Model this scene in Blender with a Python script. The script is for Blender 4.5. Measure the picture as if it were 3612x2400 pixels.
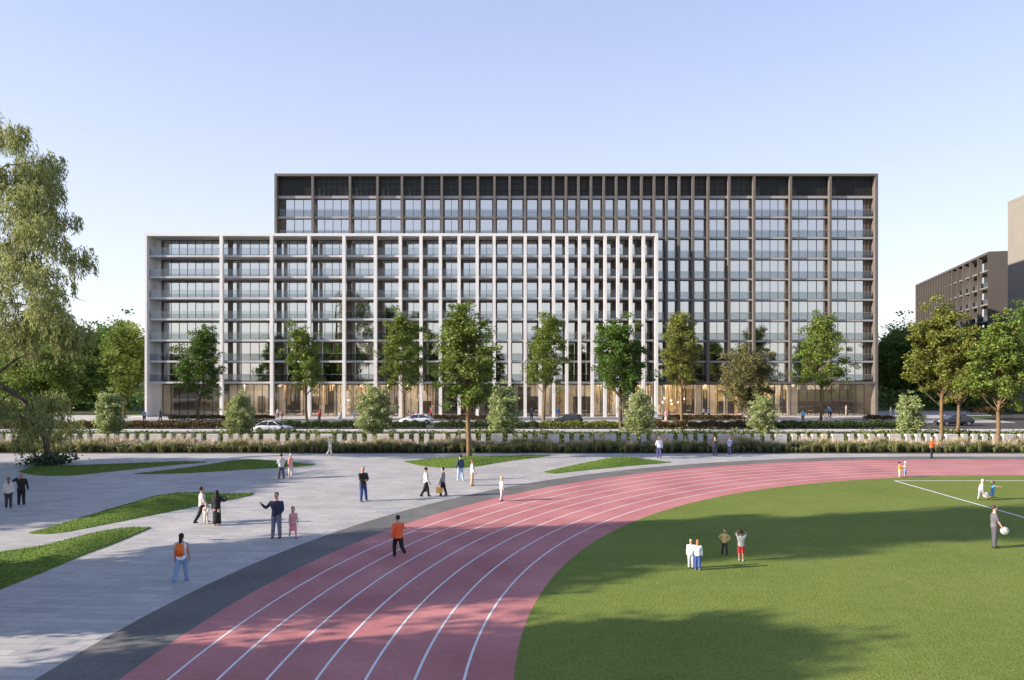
import bpy, math, random
import numpy as np
from mathutils import Vector, Matrix, Quaternion
R = math.radians
for o in list(bpy.data.objects): bpy.data.objects.remove(o)
scene = bpy.context.scene
C = scene.collection

# ------------------------------------------------------------------ camera, sky, sun, exposure
F, HC, YH, CX = 2567.0, 7.6, 1310.0, 1806.0        # focal length in photo pixels, eye height, horizon row, centre column
cam = bpy.data.cameras.new('camera'); camo = bpy.data.objects.new('camera', cam); C.objects.link(camo)
camo.location = (0, 0, HC); camo.rotation_euler = (R(90), 0, 0)
cam.sensor_width = 36; cam.lens = 36 * F / 3612; cam.shift_y = (YH - 1200) / 3612; cam.clip_end = 3000; cam.clip_start = .1
scene.camera = camo
SUN_EL, SUN_AZ = R(21), R(13)                        # shadows run to the right and 12 degrees away
w = bpy.data.worlds.new('World'); scene.world = w; w.use_nodes = True
nt = w.node_tree; nt.nodes.clear()
sky = nt.nodes.new('ShaderNodeTexSky'); sky.sky_type = 'NISHITA'; sky.sun_disc = False
sky.sun_elevation = SUN_EL
D = Vector((math.cos(SUN_AZ), math.sin(SUN_AZ), -math.tan(SUN_EL))).normalized()   # light travels along D
sky.sun_rotation = math.atan2(-D.x, -D.y)
sky.air_density = 1.0; sky.dust_density = .9; sky.ozone_density = 2.6; sky.altitude = 0
bg = nt.nodes.new('ShaderNodeBackground'); bg.inputs[1].default_value = .14
wo = nt.nodes.new('ShaderNodeOutputWorld')
# pale late-afternoon haze laid over the physical sky, strongest towards the horizon
ge = nt.nodes.new('ShaderNodeTexCoord'); sp = nt.nodes.new('ShaderNodeSeparateXYZ'); nt.links.new(ge.outputs['Generated'], sp.inputs[0])
hz = nt.nodes.new('ShaderNodeValToRGB'); e = hz.color_ramp.elements
e[0].position = 0; e[0].color = (.80, .80, .80, 1); e[1].position = .5; e[1].color = (.55, .55, .55, 1)
pc = nt.nodes.new('ShaderNodeValToRGB'); e = pc.color_ramp.elements
e[0].position = 0; e[0].color = (.98, .97, 1, 1); e[1].position = .42; e[1].color = (.62, .655, .94, 1); q_ = e.new(.52); q_.color = (.56, .62, .92, 1); q_ = e.new(.85); q_.color = (.16, .22, .42, 1)
sc = nt.nodes.new('ShaderNodeVectorMath'); sc.operation = 'SCALE'; sc.inputs[3].default_value = 3.95
mxs = nt.nodes.new('ShaderNodeMix'); mxs.data_type = 'RGBA'
nt.links.new(sp.outputs[2], hz.inputs[0]); nt.links.new(sp.outputs[2], pc.inputs[0]); nt.links.new(pc.outputs[0], sc.inputs[0])
nt.links.new(hz.outputs[0], mxs.inputs[0]); nt.links.new(sky.outputs[0], mxs.inputs[6]); nt.links.new(sc.outputs[0], mxs.inputs[7])
nt.links.new(mxs.outputs[2], bg.inputs[0]); nt.links.new(bg.outputs[0], wo.inputs[0])
sl = bpy.data.lights.new('sun', 'SUN'); sl.energy = 5.0; sl.angle = R(.6); sl.color = (1, .87, .72)
so = bpy.data.objects.new('sun', sl); C.objects.link(so); so.rotation_euler = D.to_track_quat('-Z', 'Y').to_euler(); so.location = (-60, -20, 60)
scene.view_settings.view_transform = 'Standard'; scene.view_settings.look = 'None'; scene.view_settings.exposure = 1.0; scene.view_settings.gamma = 1
scene.render.engine = 'CYCLES'; scene.render.resolution_x = 1024; scene.render.resolution_y = 680
scene.cycles.max_bounces = 8; scene.cycles.transparent_max_bounces = 16

def gY(y): return F * HC / (y - YH)
def gp(x, y, z=0.0):
    Y = F * (HC - z) / (y - YH); return Vector(((x - CX) * Y / F, Y, z))
def sx(x, Y): return (x - CX) * Y / F
def sz(y, Y): return HC - (y - YH) * Y / F

# ------------------------------------------------------------------ materials
MATS = {}
def mat(name, col, rough=.7, metal=0, var=0, scale=3, col2=None, bump=0, bscale=40, spec=.4, island=0, trans=0, coord='Object', detail=4):
    m = bpy.data.materials.new(name); m.use_nodes = True; n = m.node_tree.nodes; L = m.node_tree.links
    b = n['Principled BSDF']; b.inputs['Roughness'].default_value = rough; b.inputs['Metallic'].default_value = metal
    b.inputs['Specular IOR Level'].default_value = spec
    b.inputs['Base Color'].default_value = (*col, 1)
    tc = n.new('ShaderNodeTexCoord')
    src = None
    if var or col2:
        nz = n.new('ShaderNodeTexNoise'); nz.inputs['Scale'].default_value = scale; nz.inputs['Detail'].default_value = detail
        L.new(tc.outputs[coord], nz.inputs['Vector'])
        cr = n.new('ShaderNodeValToRGB'); cr.color_ramp.elements[0].position = .3; cr.color_ramp.elements[1].position = .7
        c2 = col2 or tuple(min(1, c * (1 + var)) for c in col); c1 = col if col2 else tuple(c * (1 - var) for c in col)
        cr.color_ramp.elements[0].color = (*c1, 1); cr.color_ramp.elements[1].color = (*c2, 1)
        L.new(nz.outputs['Fac'], cr.inputs['Fac']); src = cr.outputs[0]
    if island:
        g = n.new('ShaderNodeNewGeometry'); hs = n.new('ShaderNodeHueSaturation')
        mr = n.new('ShaderNodeMapRange'); mr.inputs['To Min'].default_value = 1 - island; mr.inputs['To Max'].default_value = 1 + island
        L.new(g.outputs['Random Per Island'], mr.inputs['Value']); L.new(mr.outputs[0], hs.inputs['Value'])
        m2 = n.new('ShaderNodeMapRange'); m2.inputs['To Min'].default_value = .5 - island * .06; m2.inputs['To Max'].default_value = .5 + island * .04
        L.new(g.outputs['Random Per Island'], m2.inputs['Value']); L.new(m2.outputs[0], hs.inputs['Hue'])
        if src: L.new(src, hs.inputs['Color'])
        else: hs.inputs['Color'].default_value = (*col, 1)
        src = hs.outputs[0]
    if src: L.new(src, b.inputs['Base Color'])
    if bump:
        nb = n.new('ShaderNodeTexNoise'); nb.inputs['Scale'].default_value = bscale; nb.inputs['Detail'].default_value = 3
        L.new(tc.outputs[coord], nb.inputs['Vector'])
        bp = n.new('ShaderNodeBump'); bp.inputs['Strength'].default_value = bump; bp.inputs['Distance'].default_value = .05
        L.new(nb.outputs['Fac'], bp.inputs['Height']); L.new(bp.outputs[0], b.inputs['Normal'])
    if trans:
        t = n.new('ShaderNodeBsdfTranslucent'); mx = n.new('ShaderNodeMixShader'); mx.inputs[0].default_value = trans
        if src: L.new(src, t.inputs[0])
        else: t.inputs[0].default_value = (*col, 1)
        L.new(b.outputs[0], mx.inputs[1]); L.new(t.outputs[0], mx.inputs[2]); L.new(mx.outputs[0], n['Material Output'].inputs[0])
    MATS[name] = m; return m

def glass(name, tint, refl, gcol=(1, 1, 1), rough=.0):
    m = bpy.data.materials.new(name); m.use_nodes = True; n = m.node_tree.nodes; L = m.node_tree.links; n.remove(n['Principled BSDF'])
    t = n.new('ShaderNodeBsdfTransparent'); t.inputs[0].default_value = (*tint, 1)
    g = n.new('ShaderNodeBsdfGlossy'); g.inputs['Roughness'].default_value = rough; g.inputs['Color'].default_value = (*gcol, 1)
    fr = n.new('ShaderNodeFresnel'); fr.inputs[0].default_value = 1.5
    ad = n.new('ShaderNodeMath'); ad.operation = 'ADD'; ad.use_clamp = True; ad.inputs[1].default_value = refl
    mx = n.new('ShaderNodeMixShader')
    L.new(fr.outputs[0], ad.inputs[0]); L.new(ad.outputs[0], mx.inputs[0]); L.new(t.outputs[0], mx.inputs[1]); L.new(g.outputs[0], mx.inputs[2])
    L.new(mx.outputs[0], n['Material Output'].inputs[0]); MATS[name] = m; return m

def emis(name, col, s):
    m = bpy.data.materials.new(name); m.use_nodes = True; b = m.node_tree.nodes['Principled BSDF']
    b.inputs['Base Color'].default_value = (*col, 1); b.inputs['Emission Color'].default_value = (*col, 1); b.inputs['Emission Strength'].default_value = s
    MATS[name] = m; return m

# ------------------------------------------------------------------ mesh builder and tagging
class MB:
    def __init__(s): s.v = []; s.f = []; s.m = []; s.n = 0
    def add(s, verts, faces, mi=0):
        s.v.append(np.asarray(verts, dtype=float).reshape(-1, 3)); k = s.n
        for f in faces: s.f.append([i + k for i in f]); s.m.append(mi)
        s.n += len(verts); return s
    def box(s, x0, x1, y0, y1, z0, z1, mi=0):
        return s.add([(x0,y0,z0),(x1,y0,z0),(x1,y1,z0),(x0,y1,z0),(x0,y0,z1),(x1,y0,z1),(x1,y1,z1),(x0,y1,z1)],
                     [(0,3,2,1),(4,5,6,7),(0,1,5,4),(1,2,6,5),(2,3,7,6),(3,0,4,7)], mi)
    def tube(s, pts, rad, seg=8, mi=0, cap=True):
        pts = [Vector(p) for p in pts]; n = len(pts); V = []
        up = Vector((0, 0, 1)); a0 = None
        for i, p in enumerate(pts):
            t = (pts[min(i+1, n-1)] - pts[max(i-1, 0)]); t = t.normalized() if t.length > 1e-9 else up
            if a0 is None: a0 = t.orthogonal().normalized()
            a0 = (a0 - t * a0.dot(t)); a0 = a0.normalized() if a0.length > 1e-6 else t.orthogonal().normalized()
            b = t.cross(a0); r = rad[i] if hasattr(rad, '__len__') else rad
            for k in range(seg):
                an = 2 * math.pi * k / seg; V.append(p + (a0 * math.cos(an) + b * math.sin(an)) * r)
        Fc = [(i*seg+k, i*seg+(k+1) % seg, (i+1)*seg+(k+1) % seg, (i+1)*seg+k) for i in range(n-1) for k in range(seg)]
        if cap: Fc += [tuple(range(seg))[::-1], tuple((n-1)*seg+k for k in range(seg))]
        return s.add([tuple(v) for v in V], Fc, mi)
    def loft(s, rings, mi=0):     # rings: list of (centre, axis_a, axis_b) ; ellipse rings
        seg = 12; V = []
        for c, a, b in rings:
            c, a, b = Vector(c), Vector(a), Vector(b)
            for k in range(seg):
                an = 2 * math.pi * k / seg; V.append(tuple(c + a * math.cos(an) + b * math.sin(an)))
        n = len(rings)
        Fc = [(i*seg+k, i*seg+(k+1) % seg, (i+1)*seg+(k+1) % seg, (i+1)*seg+k) for i in range(n-1) for k in range(seg)]
        Fc += [tuple(range(seg))[::-1], tuple((n-1)*seg+k for k in range(seg))]
        return s.add(V, Fc, mi)
    def ball(s, c, r, mi=0, seg=10, rings=7, rot=None):
        r = (r, r, r) if not hasattr(r, '__len__') else r; V = [(0, 0, -r[2])]
        for i in range(1, rings):
            ph = -math.pi/2 + math.pi * i / rings
            for k in range(seg):
                an = 2*math.pi*k/seg; V.append((r[0]*math.cos(ph)*math.cos(an), r[1]*math.cos(ph)*math.sin(an), r[2]*math.sin(ph)))
        V.append((0, 0, r[2])); top = len(V) - 1
        Fc = [(0, 1+(k+1) % seg, 1+k) for k in range(seg)]
        for i in range(rings-2):
            for k in range(seg): a = 1+i*seg; Fc.append((a+k, a+(k+1) % seg, a+seg+(k+1) % seg, a+seg+k))
        a = 1+(rings-2)*seg; Fc += [(a+k, a+(k+1) % seg, top) for k in range(seg)]
        V = [Vector(v) for v in V]
        if rot is not None: V = [rot @ v for v in V]
        c = Vector(c); return s.add([tuple(v + c) for v in V], Fc, mi)
    def poly(s, pts, mi=0): return s.add(pts, [tuple(range(len(pts)))], mi)
    def build(s, name, mats, parent=None, smooth=False, loc=None):
        me = bpy.data.meshes.new(name)
        if s.n: me.from_pydata([tuple(v) for v in np.concatenate(s.v)], [], s.f)
        if not hasattr(mats, '__len__'): mats = [mats]
        for m in mats: me.materials.append(m)
        if len(mats) > 1: me.polygons.foreach_set('material_index', s.m)
        if smooth: me.polygons.foreach_set('use_smooth', [True] * len(me.polygons))
        me.update(); return link(name, me, parent, loc)
def link(name, me, parent=None, loc=None):
    o = bpy.data.objects.new(name, me); C.objects.link(o)
    if loc is not None: o.location = loc
    if parent is not None: o.parent = parent
    return o
def quads(V, name, m, parent=None, nv=4):            # V: (n, nv, 3) loose leaf faces
    V = np.asarray(V, dtype=np.float32); n = len(V); me = bpy.data.meshes.new(name)
    me.vertices.add(n*nv); me.vertices.foreach_set('co', V.reshape(-1))
    me.loops.add(n*nv); me.loops.foreach_set('vertex_index', np.arange(n*nv, dtype=np.int32))
    me.polygons.add(n); me.polygons.foreach_set('loop_start', np.arange(0, n*nv, nv, dtype=np.int32))
    me.materials.append(m); me.update(calc_edges=True); return link(name, me, parent)
def empty(name, loc, rz=0):
    o = bpy.data.objects.new(name, None); C.objects.link(o); o.location = loc; o.rotation_euler = (0, 0, rz); o.empty_display_size = .3; return o
def tag(o, label, cat, group=None, kind=None):
    o['label'] = label
    if cat: o['category'] = cat
    if group: o['group'] = group
    if kind: o['kind'] = kind
    return o
def struct(o): o['kind'] = 'structure'; return o
def copy_tree(o, parent=None):
    c = o.copy(); C.objects.link(c); c.parent = parent
    for ch in o.children: copy_tree(ch, c)
    return c

# palette
mat('white_render', (.76, .74, .73), .75, var=.05, scale=.4, bump=.05, bscale=8)
mat('bronze', (.14, .125, .115), .5, var=.08, scale=.6)
mat('slab_shaded', (.52, .51, .51), .8, var=.06, scale=.5)  # shade on the white block's slabs is put into this grey
mat('slab_grey', (.36, .345, .345), .8, var=.06, scale=.5)
mat('dark_metal', (.02, .02, .022), .4)
mat('pier', (.11, .085, .065), .6, var=.2, scale=.8)
mat('inner_wall', (.33, .31, .29), .9, var=.35, scale=.25)
mat('inner_floor', (.45, .41, .36), .6)
mat('curtain', (.75, .74, .74), .9)
mat('louver', (.03, .03, .03), .5, var=.2)
mat('wood', (.60, .46, .27), .6, var=.35, scale=1.5)
mat('beige', (.76, .70, .62), .8, var=.1, scale=.5)
mat('dark_stone', (.05, .05, .055), .4, var=.3)
mat('tan_wall', (.21, .195, .175), .8, var=.06, scale=.2)
mat('brown_wall', (.078, .067, .062), .75, var=.05, scale=.3)
mat('concrete', (.56, .54, .52), .85, var=.1, scale=1.2, bump=.15, bscale=15)
mat('kerb', (.52, .51, .50), .8, var=.1, scale=1)
mat('asphalt', (.055, .055, .058), .85, var=.2, scale=.7, bump=.2, bscale=60)
mat('sidewalk', (.42, .41, .41), .8, var=.08, scale=.5)
mat('soil', (.035, .03, .02), .95, var=.3)
mat('white_paint', (.70, .72, .74), .6, var=.1, scale=4)
mat('bark', (.17, .11, .06), .9, var=.35, scale=2, bump=.4, bscale=20)
mat('bark_grey', (.10, .075, .055), .9, var=.35, scale=2, bump=.4, bscale=20)
glass('window_glass', (.6, .62, .64), .62, (.94, .93, .90))
glass('lobby_glass', (.88, .88, .88), .08)
glass('rail_glass', (.84, .86, .87), .0, (.9, .95, 1))
emis('warm_fill', (1, .86, .68), 10)
emis('soft_lamp', (1, .88, .74), 1.3)
# ------------------------------------------------------------------ ground and paving
def leafmat(name, col, var=.45, trans=.3, rough=.55): return mat(name, col, rough, island=var, trans=trans, spec=.25)
def grain(name, s, lo, hi):                              # fine grain multiplied into a material's colour
    m = MATS[name]; n = m.node_tree.nodes; L = m.node_tree.links; b = n['Principled BSDF']; src = b.inputs['Base Color'].links[0].from_socket
    tc = n.new('ShaderNodeTexCoord'); z = n.new('ShaderNodeTexNoise'); z.inputs['Scale'].default_value = s; z.inputs['Detail'].default_value = 6; z.inputs['Roughness'].default_value = .75; L.new(tc.outputs['Object'], z.inputs[0])
    r = n.new('ShaderNodeMapRange'); r.inputs['From Min'].default_value = .35; r.inputs['From Max'].default_value = .65; r.inputs['To Min'].default_value = lo; r.inputs['To Max'].default_value = hi; L.new(z.outputs['Fac'], r.inputs[0])
    x = n.new('ShaderNodeMix'); x.data_type = 'RGBA'; x.blend_type = 'MULTIPLY'; x.inputs[0].default_value = 1; L.new(src, x.inputs[6]); L.new(r.outputs[0], x.inputs[7]); L.new(x.outputs[2], b.inputs['Base Color'])
def sheet(name, pts, z, m, kind=True):
    b = MB(); b.poly([(p[0], p[1], z) for p in pts]); o = b.build(name, m)
    if kind: struct(o)
    return o
# paving: long running-bond pavers laid parallel to the building
def paver_mat():
    m = bpy.data.materials.new('paving'); m.use_nodes = True; n = m.node_tree.nodes; L = m.node_tree.links; b = n['Principled BSDF']
    tc = n.new('ShaderNodeTexCoord'); mp = n.new('ShaderNodeMapping'); mp.inputs['Rotation'].default_value = (0, 0, R(4))
    L.new(tc.outputs['Object'], mp.inputs[0])
    br = n.new('ShaderNodeTexBrick'); br.inputs['Scale'].default_value = 1; br.inputs['Brick Width'].default_value = 1.2; br.inputs['Row Height'].default_value = .42
    br.inputs['Mortar Size'].default_value = .012; br.inputs['Mortar Smooth'].default_value = .3; br.offset = .37
    br.inputs['Color1'].default_value = (.46, .445, .43, 1); br.inputs['Color2'].default_value = (.36, .355, .355, 1); br.inputs['Mortar'].default_value = (.20, .20, .21, 1)
    L.new(mp.outputs[0], br.inputs['Vector'])
    nz = n.new('ShaderNodeTexNoise'); nz.inputs['Scale'].default_value = .35; nz.inputs['Detail'].default_value = 8; nz.inputs['Roughness'].default_value = .65
    L.new(tc.outputs['Object'], nz.inputs[0])
    mr = n.new('ShaderNodeMapRange'); mr.inputs['From Min'].default_value = .3; mr.inputs['From Max'].default_value = .7; mr.inputs['To Min'].default_value = .86; mr.inputs['To Max'].default_value = 1.1
    L.new(nz.outputs['Fac'], mr.inputs[0])
    mx = n.new('ShaderNodeMix'); mx.data_type = 'RGBA'; mx.blend_type = 'MULTIPLY'; mx.inputs[0].default_value = 1
    L.new(br.outputs['Color'], mx.inputs[6]); L.new(mr.outputs[0], mx.inputs[7]); L.new(mx.outputs[2], b.inputs['Base Color'])
    b.inputs['Roughness'].default_value = .62
    bp = n.new('ShaderNodeBump'); bp.inputs['Strength'].default_value = .25; bp.inputs['Distance'].default_value = .01; L.new(br.outputs['Fac'], bp.inputs['Height']); bp.invert = True
    L.new(bp.outputs[0], b.inputs['Normal']); MATS['paving'] = m
paver_mat()
def grass_mat(name, c1, c2, c3, fine=22, stripes=False):
    m = bpy.data.materials.new(name); m.use_nodes = True; n = m.node_tree.nodes; L = m.node_tree.links; b = n['Principled BSDF']
    tc = n.new('ShaderNodeTexCoord')
    def noise(s, d=4, r=.6):
        z = n.new('ShaderNodeTexNoise'); z.inputs['Scale'].default_value = s; z.inputs['Detail'].default_value = d; z.inputs['Roughness'].default_value = r
        L.new(tc.outputs['Object'], z.inputs[0]); return z.outputs['Fac']
    def ramp(fac, a, bb, p0=.35, p1=.65):
        r = n.new('ShaderNodeValToRGB'); r.color_ramp.elements[0].position = p0; r.color_ramp.elements[1].position = p1
        r.color_ramp.elements[0].color = (*a, 1); r.color_ramp.elements[1].color = (*bb, 1); L.new(fac, r.inputs[0]); return r.outputs[0]
    big = ramp(noise(.18, 5), c1, c2)
    f = ramp(noise(fine, 6, .8), tuple(.42 for _ in range(3)), (1.5, 1.5, 1.4), .3, .72)
    mx = n.new('ShaderNodeMix'); mx.data_type = 'RGBA'; mx.blend_type = 'MULTIPLY'; mx.inputs[0].default_value = 1; L.new(big, mx.inputs[6]); L.new(f, mx.inputs[7])
    yl = n.new('ShaderNodeMix'); yl.data_type = 'RGBA'; L.new(ramp(noise(1.7, 4), (0, 0, 0), (.55, .55, .55), .45, .8), yl.inputs[0]); L.new(mx.outputs[2], yl.inputs[6]); yl.inputs[7].default_value = (*c3, 1)
    L.new(yl.outputs[2], b.inputs['Base Color']); b.inputs['Roughness'].default_value = .9; b.inputs['Specular IOR Level'].default_value = .15
    bp = n.new('ShaderNodeBump'); bp.inputs['Strength'].default_value = .7; bp.inputs['Distance'].default_value = .06; L.new(noise(fine * 1.4, 3), bp.inputs['Height']); L.new(bp.outputs[0], b.inputs['Normal'])
    MATS[name] = m
grass_mat('turf', (.14, .195, .04), (.175, .225, .052), (.22, .245, .07), 11)
grass_mat('lawn', (.105, .185, .025), (.14, .215, .035), (.18, .225, .05), 9)
grass_mat('far_grass', (.05, .09, .02), (.07, .11, .03), (.09, .10, .03), 3)
mat('track_red', (.37, .13, .135), .75, col2=(.52, .22, .215), scale=.3, bump=.15, bscale=90, detail=14)
mat('track_grey', (.105, .105, .105), .85, col2=(.17, .167, .16), scale=.35, bump=.15, bscale=90, detail=8)

grain('track_red', 5, .88, 1.1); grain('track_grey', 5, .82, 1.15); grain('asphalt', 4, .8, 1.2)
sheet('ground', [(-900, -400), (900, -400), (900, 1500), (-900, 1500)], -.03, MATS['far_grass'])
# plaza in front of the planting strip
sheet('plaza', [(-140, -30), (140, -30), (140, gY(1600)), (-140, gY(1600))], -.012, MATS['paving'])

# running track, dark run-off strip, field: concentric curves
inn = [(1770,2640),(1788,2520),(1815,2393),(1829,2296.6),(1856,2189),(1911,2082),(1986,1993.6),(2066.5,1923.7),(2166,1872),(2293,1824),(2463,1775.4),(2700,1726.7),(2860,1706),(3029,1690.5),(3286,1680),(3450,1678),(3612,1678)]
# circle through the measured edges (fit): centre, radius, width
TRx, TRy, TRr, TW = 0, 0, 0, 0
def fit_circle():
    pts = np.array([tuple(gp(x, y))[:2] for x, y in inn[2:11]]); A = np.c_[2*pts, np.ones(len(pts))]; b = (pts**2).sum(1)
    s = np.linalg.lstsq(A, b, rcond=None)[0]; return s[0], s[1], math.sqrt(s[2] + s[0]**2 + s[1]**2)
TRx, TRy, TRr = 36.56, 16.53, 36.55
TW = 9.72
def arc(rad, n=160, ext=90):
    P = []
    for i in range(n + 1):
        a = R(275 - (275 - 90) * i / n); P.append((TRx + rad * math.cos(a), TRy + rad * math.sin(a)))
    P.append((TRx + ext, TRy + rad)); return P
def band(name, r0, r1, z, m, parent=None):
    a, b = arc(r0), arc(r1); mb = MB(); n = len(a)
    V = [(x, y, z) for x, y in a] + [(x, y, z) for x, y in b]
    mb.add(V, [(i, i+1, n+i+1, n+i)[::-1] for i in range(n-1)]); return mb.build(name, m, parent)
struct(band('track_border', TRr + TW, TRr + TW + 2.08, -.006, MATS['track_grey']))
struct(band('running_track', TRr, TRr + TW, -.002, MATS['track_red']))
fp = arc(TRr); struct(sheet('sports_field', fp + [(fp[-1][0], fp[0][1] - 0)], 0, MATS['turf']))
lines = MB()
ll = empty('lane_lines', (0, 0, 0)); struct(ll)
for k in range(1, 8): band('lane_line', TRr + TW * k / 8 - .035, TRr + TW * k / 8 + .035, .002, MATS['white_paint'], ll)
def strip(mb, p, q, wd, z):
    p, q = Vector(p), Vector(q); d = (q - p).normalized(); s = Vector((-d.y, d.x, 0)) * wd / 2
    mb.poly([(*(p - s).xy, z), (*(q - s).xy, z), (*(q + s).xy, z), (*(p + s).xy, z)])
fl = MB(); a = gp(3155, 1696.5); b = gp(3700, 1698); strip(fl, a, (a.x + 60, a.y, 0), .15, .004); fl2 = MB()
c = gp(3612, 1826); strip(fl2, a, a + (c - a) * 1.6, .15, .0065)
fm = empty('pitch_markings', (0, 0, 0)); struct(fm); fl.build('touch_line', MATS['white_paint'], fm); fl2.build('diagonal_line', MATS['white_paint'], fm)

# grass mounds: front and back edges given in photo pixels, raised in the middle
def interp(pts, t):
    xs = [p[0] for p in pts]; x = xs[0] + (xs[-1] - xs[0]) * t
    return x, float(np.interp(x, xs, [p[1] for p in pts]))
def smooth_edge(pts, n):
    xs = np.linspace(pts[0][0], pts[-1][0], n); ys = np.interp(xs, [p[0] for p in pts], [p[1] for p in pts])
    k = np.array([1, 2, 3, 2, 1]) / 9.; yy = ys.copy()
    for _ in range(2): yy[2:-2] = np.convolve(yy, k, 'valid')
    return xs, yy
def mound(label, back, front, hump, hmax):
    n, m = 72, 14
    xb, yb = smooth_edge(back, n); xf, yf = smooth_edge(front, n)
    V = []; Fc = []
    for i in range(n):
        B = gp(xb[i], yb[i]); Fr = gp(xf[i], yf[i]); t = i / (n - 1)
        h = hmax * math.exp(-((t - hump) / .24) ** 2) * min(1, 6 * t, 6 * (1 - t))
        for j in range(m + 1):
            u = j / m; p = Fr.lerp(B, u); z = .03 + h * math.sin(math.pi * u) ** 1.3 if 0 < u < 1 else 0
            V.append((p.x, p.y, z))
    for i in range(n - 1):
        for j in range(m): a = i * (m + 1) + j; Fc.append((a, a + m + 1, a + m + 2, a + 1))
    o = MB().add(V, Fc).build('grass_mound', MATS['lawn'], smooth=True)
    tag(o, label, 'grass mound', 'grass mounds on the plaza')
    # short blades over the mound, its part
    rng = np.random.default_rng(len(label)); V = np.array(V).reshape(n, m+1, 3)
    area = 0; tri = []
    A_, B_, C_, D_ = V[:-1, :-1], V[1:, :-1], V[1:, 1:], V[:-1, 1:]
    ar = np.linalg.norm(np.cross(B_ - A_, D_ - A_), axis=2).ravel(); N = int(min(26000, ar.sum() * 110))
    idx = rng.choice(len(ar), N, p=ar / ar.sum()); u, v = rng.random((2, N, 1))
    f = lambda M: M.reshape(-1, 3)[idx]
    P = f(A_) * (1-u) * (1-v) + f(B_) * u * (1-v) + f(C_) * u * v + f(D_) * (1-u) * v
    an = rng.random(N) * 2 * math.pi; hgt = rng.uniform(.03, .075, N); wd = .022
    dx = np.c_[np.cos(an) * wd, np.sin(an) * wd, np.zeros(N)]
    tip = P + np.c_[rng.normal(0, .03, N), rng.normal(0, .03, N), hgt]
    g = quads(np.stack([P - dx, P + dx, tip], 1), 'grass_blades', MATS['blade'], o, 3); g['kind'] = 'stuff'
    return o
leafmat('blade', (.13, .215, .045), .35, .25)
mound('long flat grass mound around the foot of the drooping tree', [(65,1664),(110,1648),(300,1641),(500,1633),(640,1628),(728,1631)], [(65,1664),(100,1674),(170,1679),(260,1678),(420,1661),(640,1638),(728,1632)], .3, .12)
mound('grass mound with a low hump behind the man in white shirt and grey trousers', [(470,1672),(560,1663),(740,1640),(830,1632),(900,1629),(1000,1631),(1112,1638)], [(470,1672),(520,1673),(650,1670),(850,1658),(1000,1650),(1090,1644),(1112,1638)], .62, .42)
mound('largest grass mound, sunlit, behind the woman in black abaya', [(100,1882),(200,1852),(400,1792),(520,1768),(640,1752),(760,1745),(895,1740)], [(100,1882),(150,1885),(220,1880),(400,1845),(700,1785),(885,1749),(895,1740)], .62, .55)
mound('grass mound cut by the left edge, half in shade', [(-300,2010),(0,1946),(150,1925),(350,1876),(450,1860),(532,1862)], [(-300,2240),(0,2080),(150,2020),(300,1956),(400,1920),(480,1886),(532,1862)], .7, .22)
mound('grass mound with the tall tree growing on its crest', [(1422,1629),(1520,1619),(1600,1615),(1700,1613),(1850,1607),(1938,1607)], [(1422,1629),(1480,1643),(1560,1651),(1640,1651),(1700,1643),(1800,1626),(1938,1609)], .42, .38)
mound('pointed grass mound beside the bend of the running track', [(1915,1666),(2000,1647),(2080,1630),(2150,1623),(2250,1622),(2368,1631)], [(1915,1666),(1950,1672),(2050,1661),(2200,1646),(2320,1636),(2368,1631)], .6, .45)

# street zone beyond the planting
struct(sheet('planting_soil', [(-160, gY(1600)), (160, gY(1600)), (160, 88.2), (-160, 88.2)], -.008, MATS['soil']))
struct(sheet('near_road', [(-160, 88.2), (160, 88.2), (160, 91.4), (-160, 91.4)], -.004, MATS['asphalt']))
k = MB(); k.box(-160, 160, 91.4, 94.0, -.05, .13); struct(k.build('kerb', MATS['kerb']))
struct(sheet('median_soil', [(-160, 94.0), (60, 94.0), (60, 97.2), (-160, 97.2)], -.004, MATS['soil']))
struct(sheet('far_road', [(-160, 97.2), (160, 97.2), (160, 107), (-160, 107)], -.004, MATS['asphalt']))
struct(sheet('side_road', [(60, 94), (160, 94), (160, 97.2), (60, 97.2)], -.004, MATS['asphalt']))
k = MB(); k.box(-75, 74, 107, 124, -.05, .12); struct(k.build('sidewalk', MATS['sidewalk']))
struct(sheet('side_street', [(74, 107), (210, 107), (210, 128), (82, 128)], .002, MATS['asphalt']))
struct(sheet('garden_path', [(62, 124.2), (82, 124.2), (90, 140), (70, 140)], .004, MATS['sidewalk']))
struct(sheet('left_road', [(-150, 128), (-63, 128), (-63, 134), (-150, 134)], .004, MATS['asphalt']))
# ------------------------------------------------------------------ main buildings
YW = F * HC / 164; YD = YW + 2.7; YG = YW + 4.0; YB = YG + 7
Z0, DZ = 5.88, 3.466
lev = [Z0 + DZ * k for k in range(10)]; ZT = 40.65
wf = [514,779.5,957,1089.5,1212.5,1323.5,1411.5,1484.5,1553,1619,1683,1743,1797.5,1852.5,1905.5,1953,1999.5,2045,2090,2135,2180,2225.5,2270.5,2316]
df = [972,1102,1234,1331,1417.5,1490,1558,1622.5,1685.5,1744,1797.5,1852,1903.5,1952,1996.5,2040.5,2085,2130,2174,2219,2263,2308,2352,2396,2445.5,2499,2573,2661,2790,2930,3092.5]
WX = [sx(x, YW) for x in wf]; DX = [sx(x, YD) for x in df]
rnd = random.Random(5)
white = tag(empty('apartment_building', (WX[0], YW, 0)), 'lower block with white fins and white frame, seven balcony floors over a glazed ground floor', 'building')
dark = tag(empty('apartment_building', (DX[-1], YD, 0)), 'taller block with dark bronze fins and frame rising behind the white block', 'building')
def ch(o, root): o.parent = root; o.matrix_parent_inverse = Matrix.Translation(-Vector(root.location)); return o
FD = .66
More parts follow.
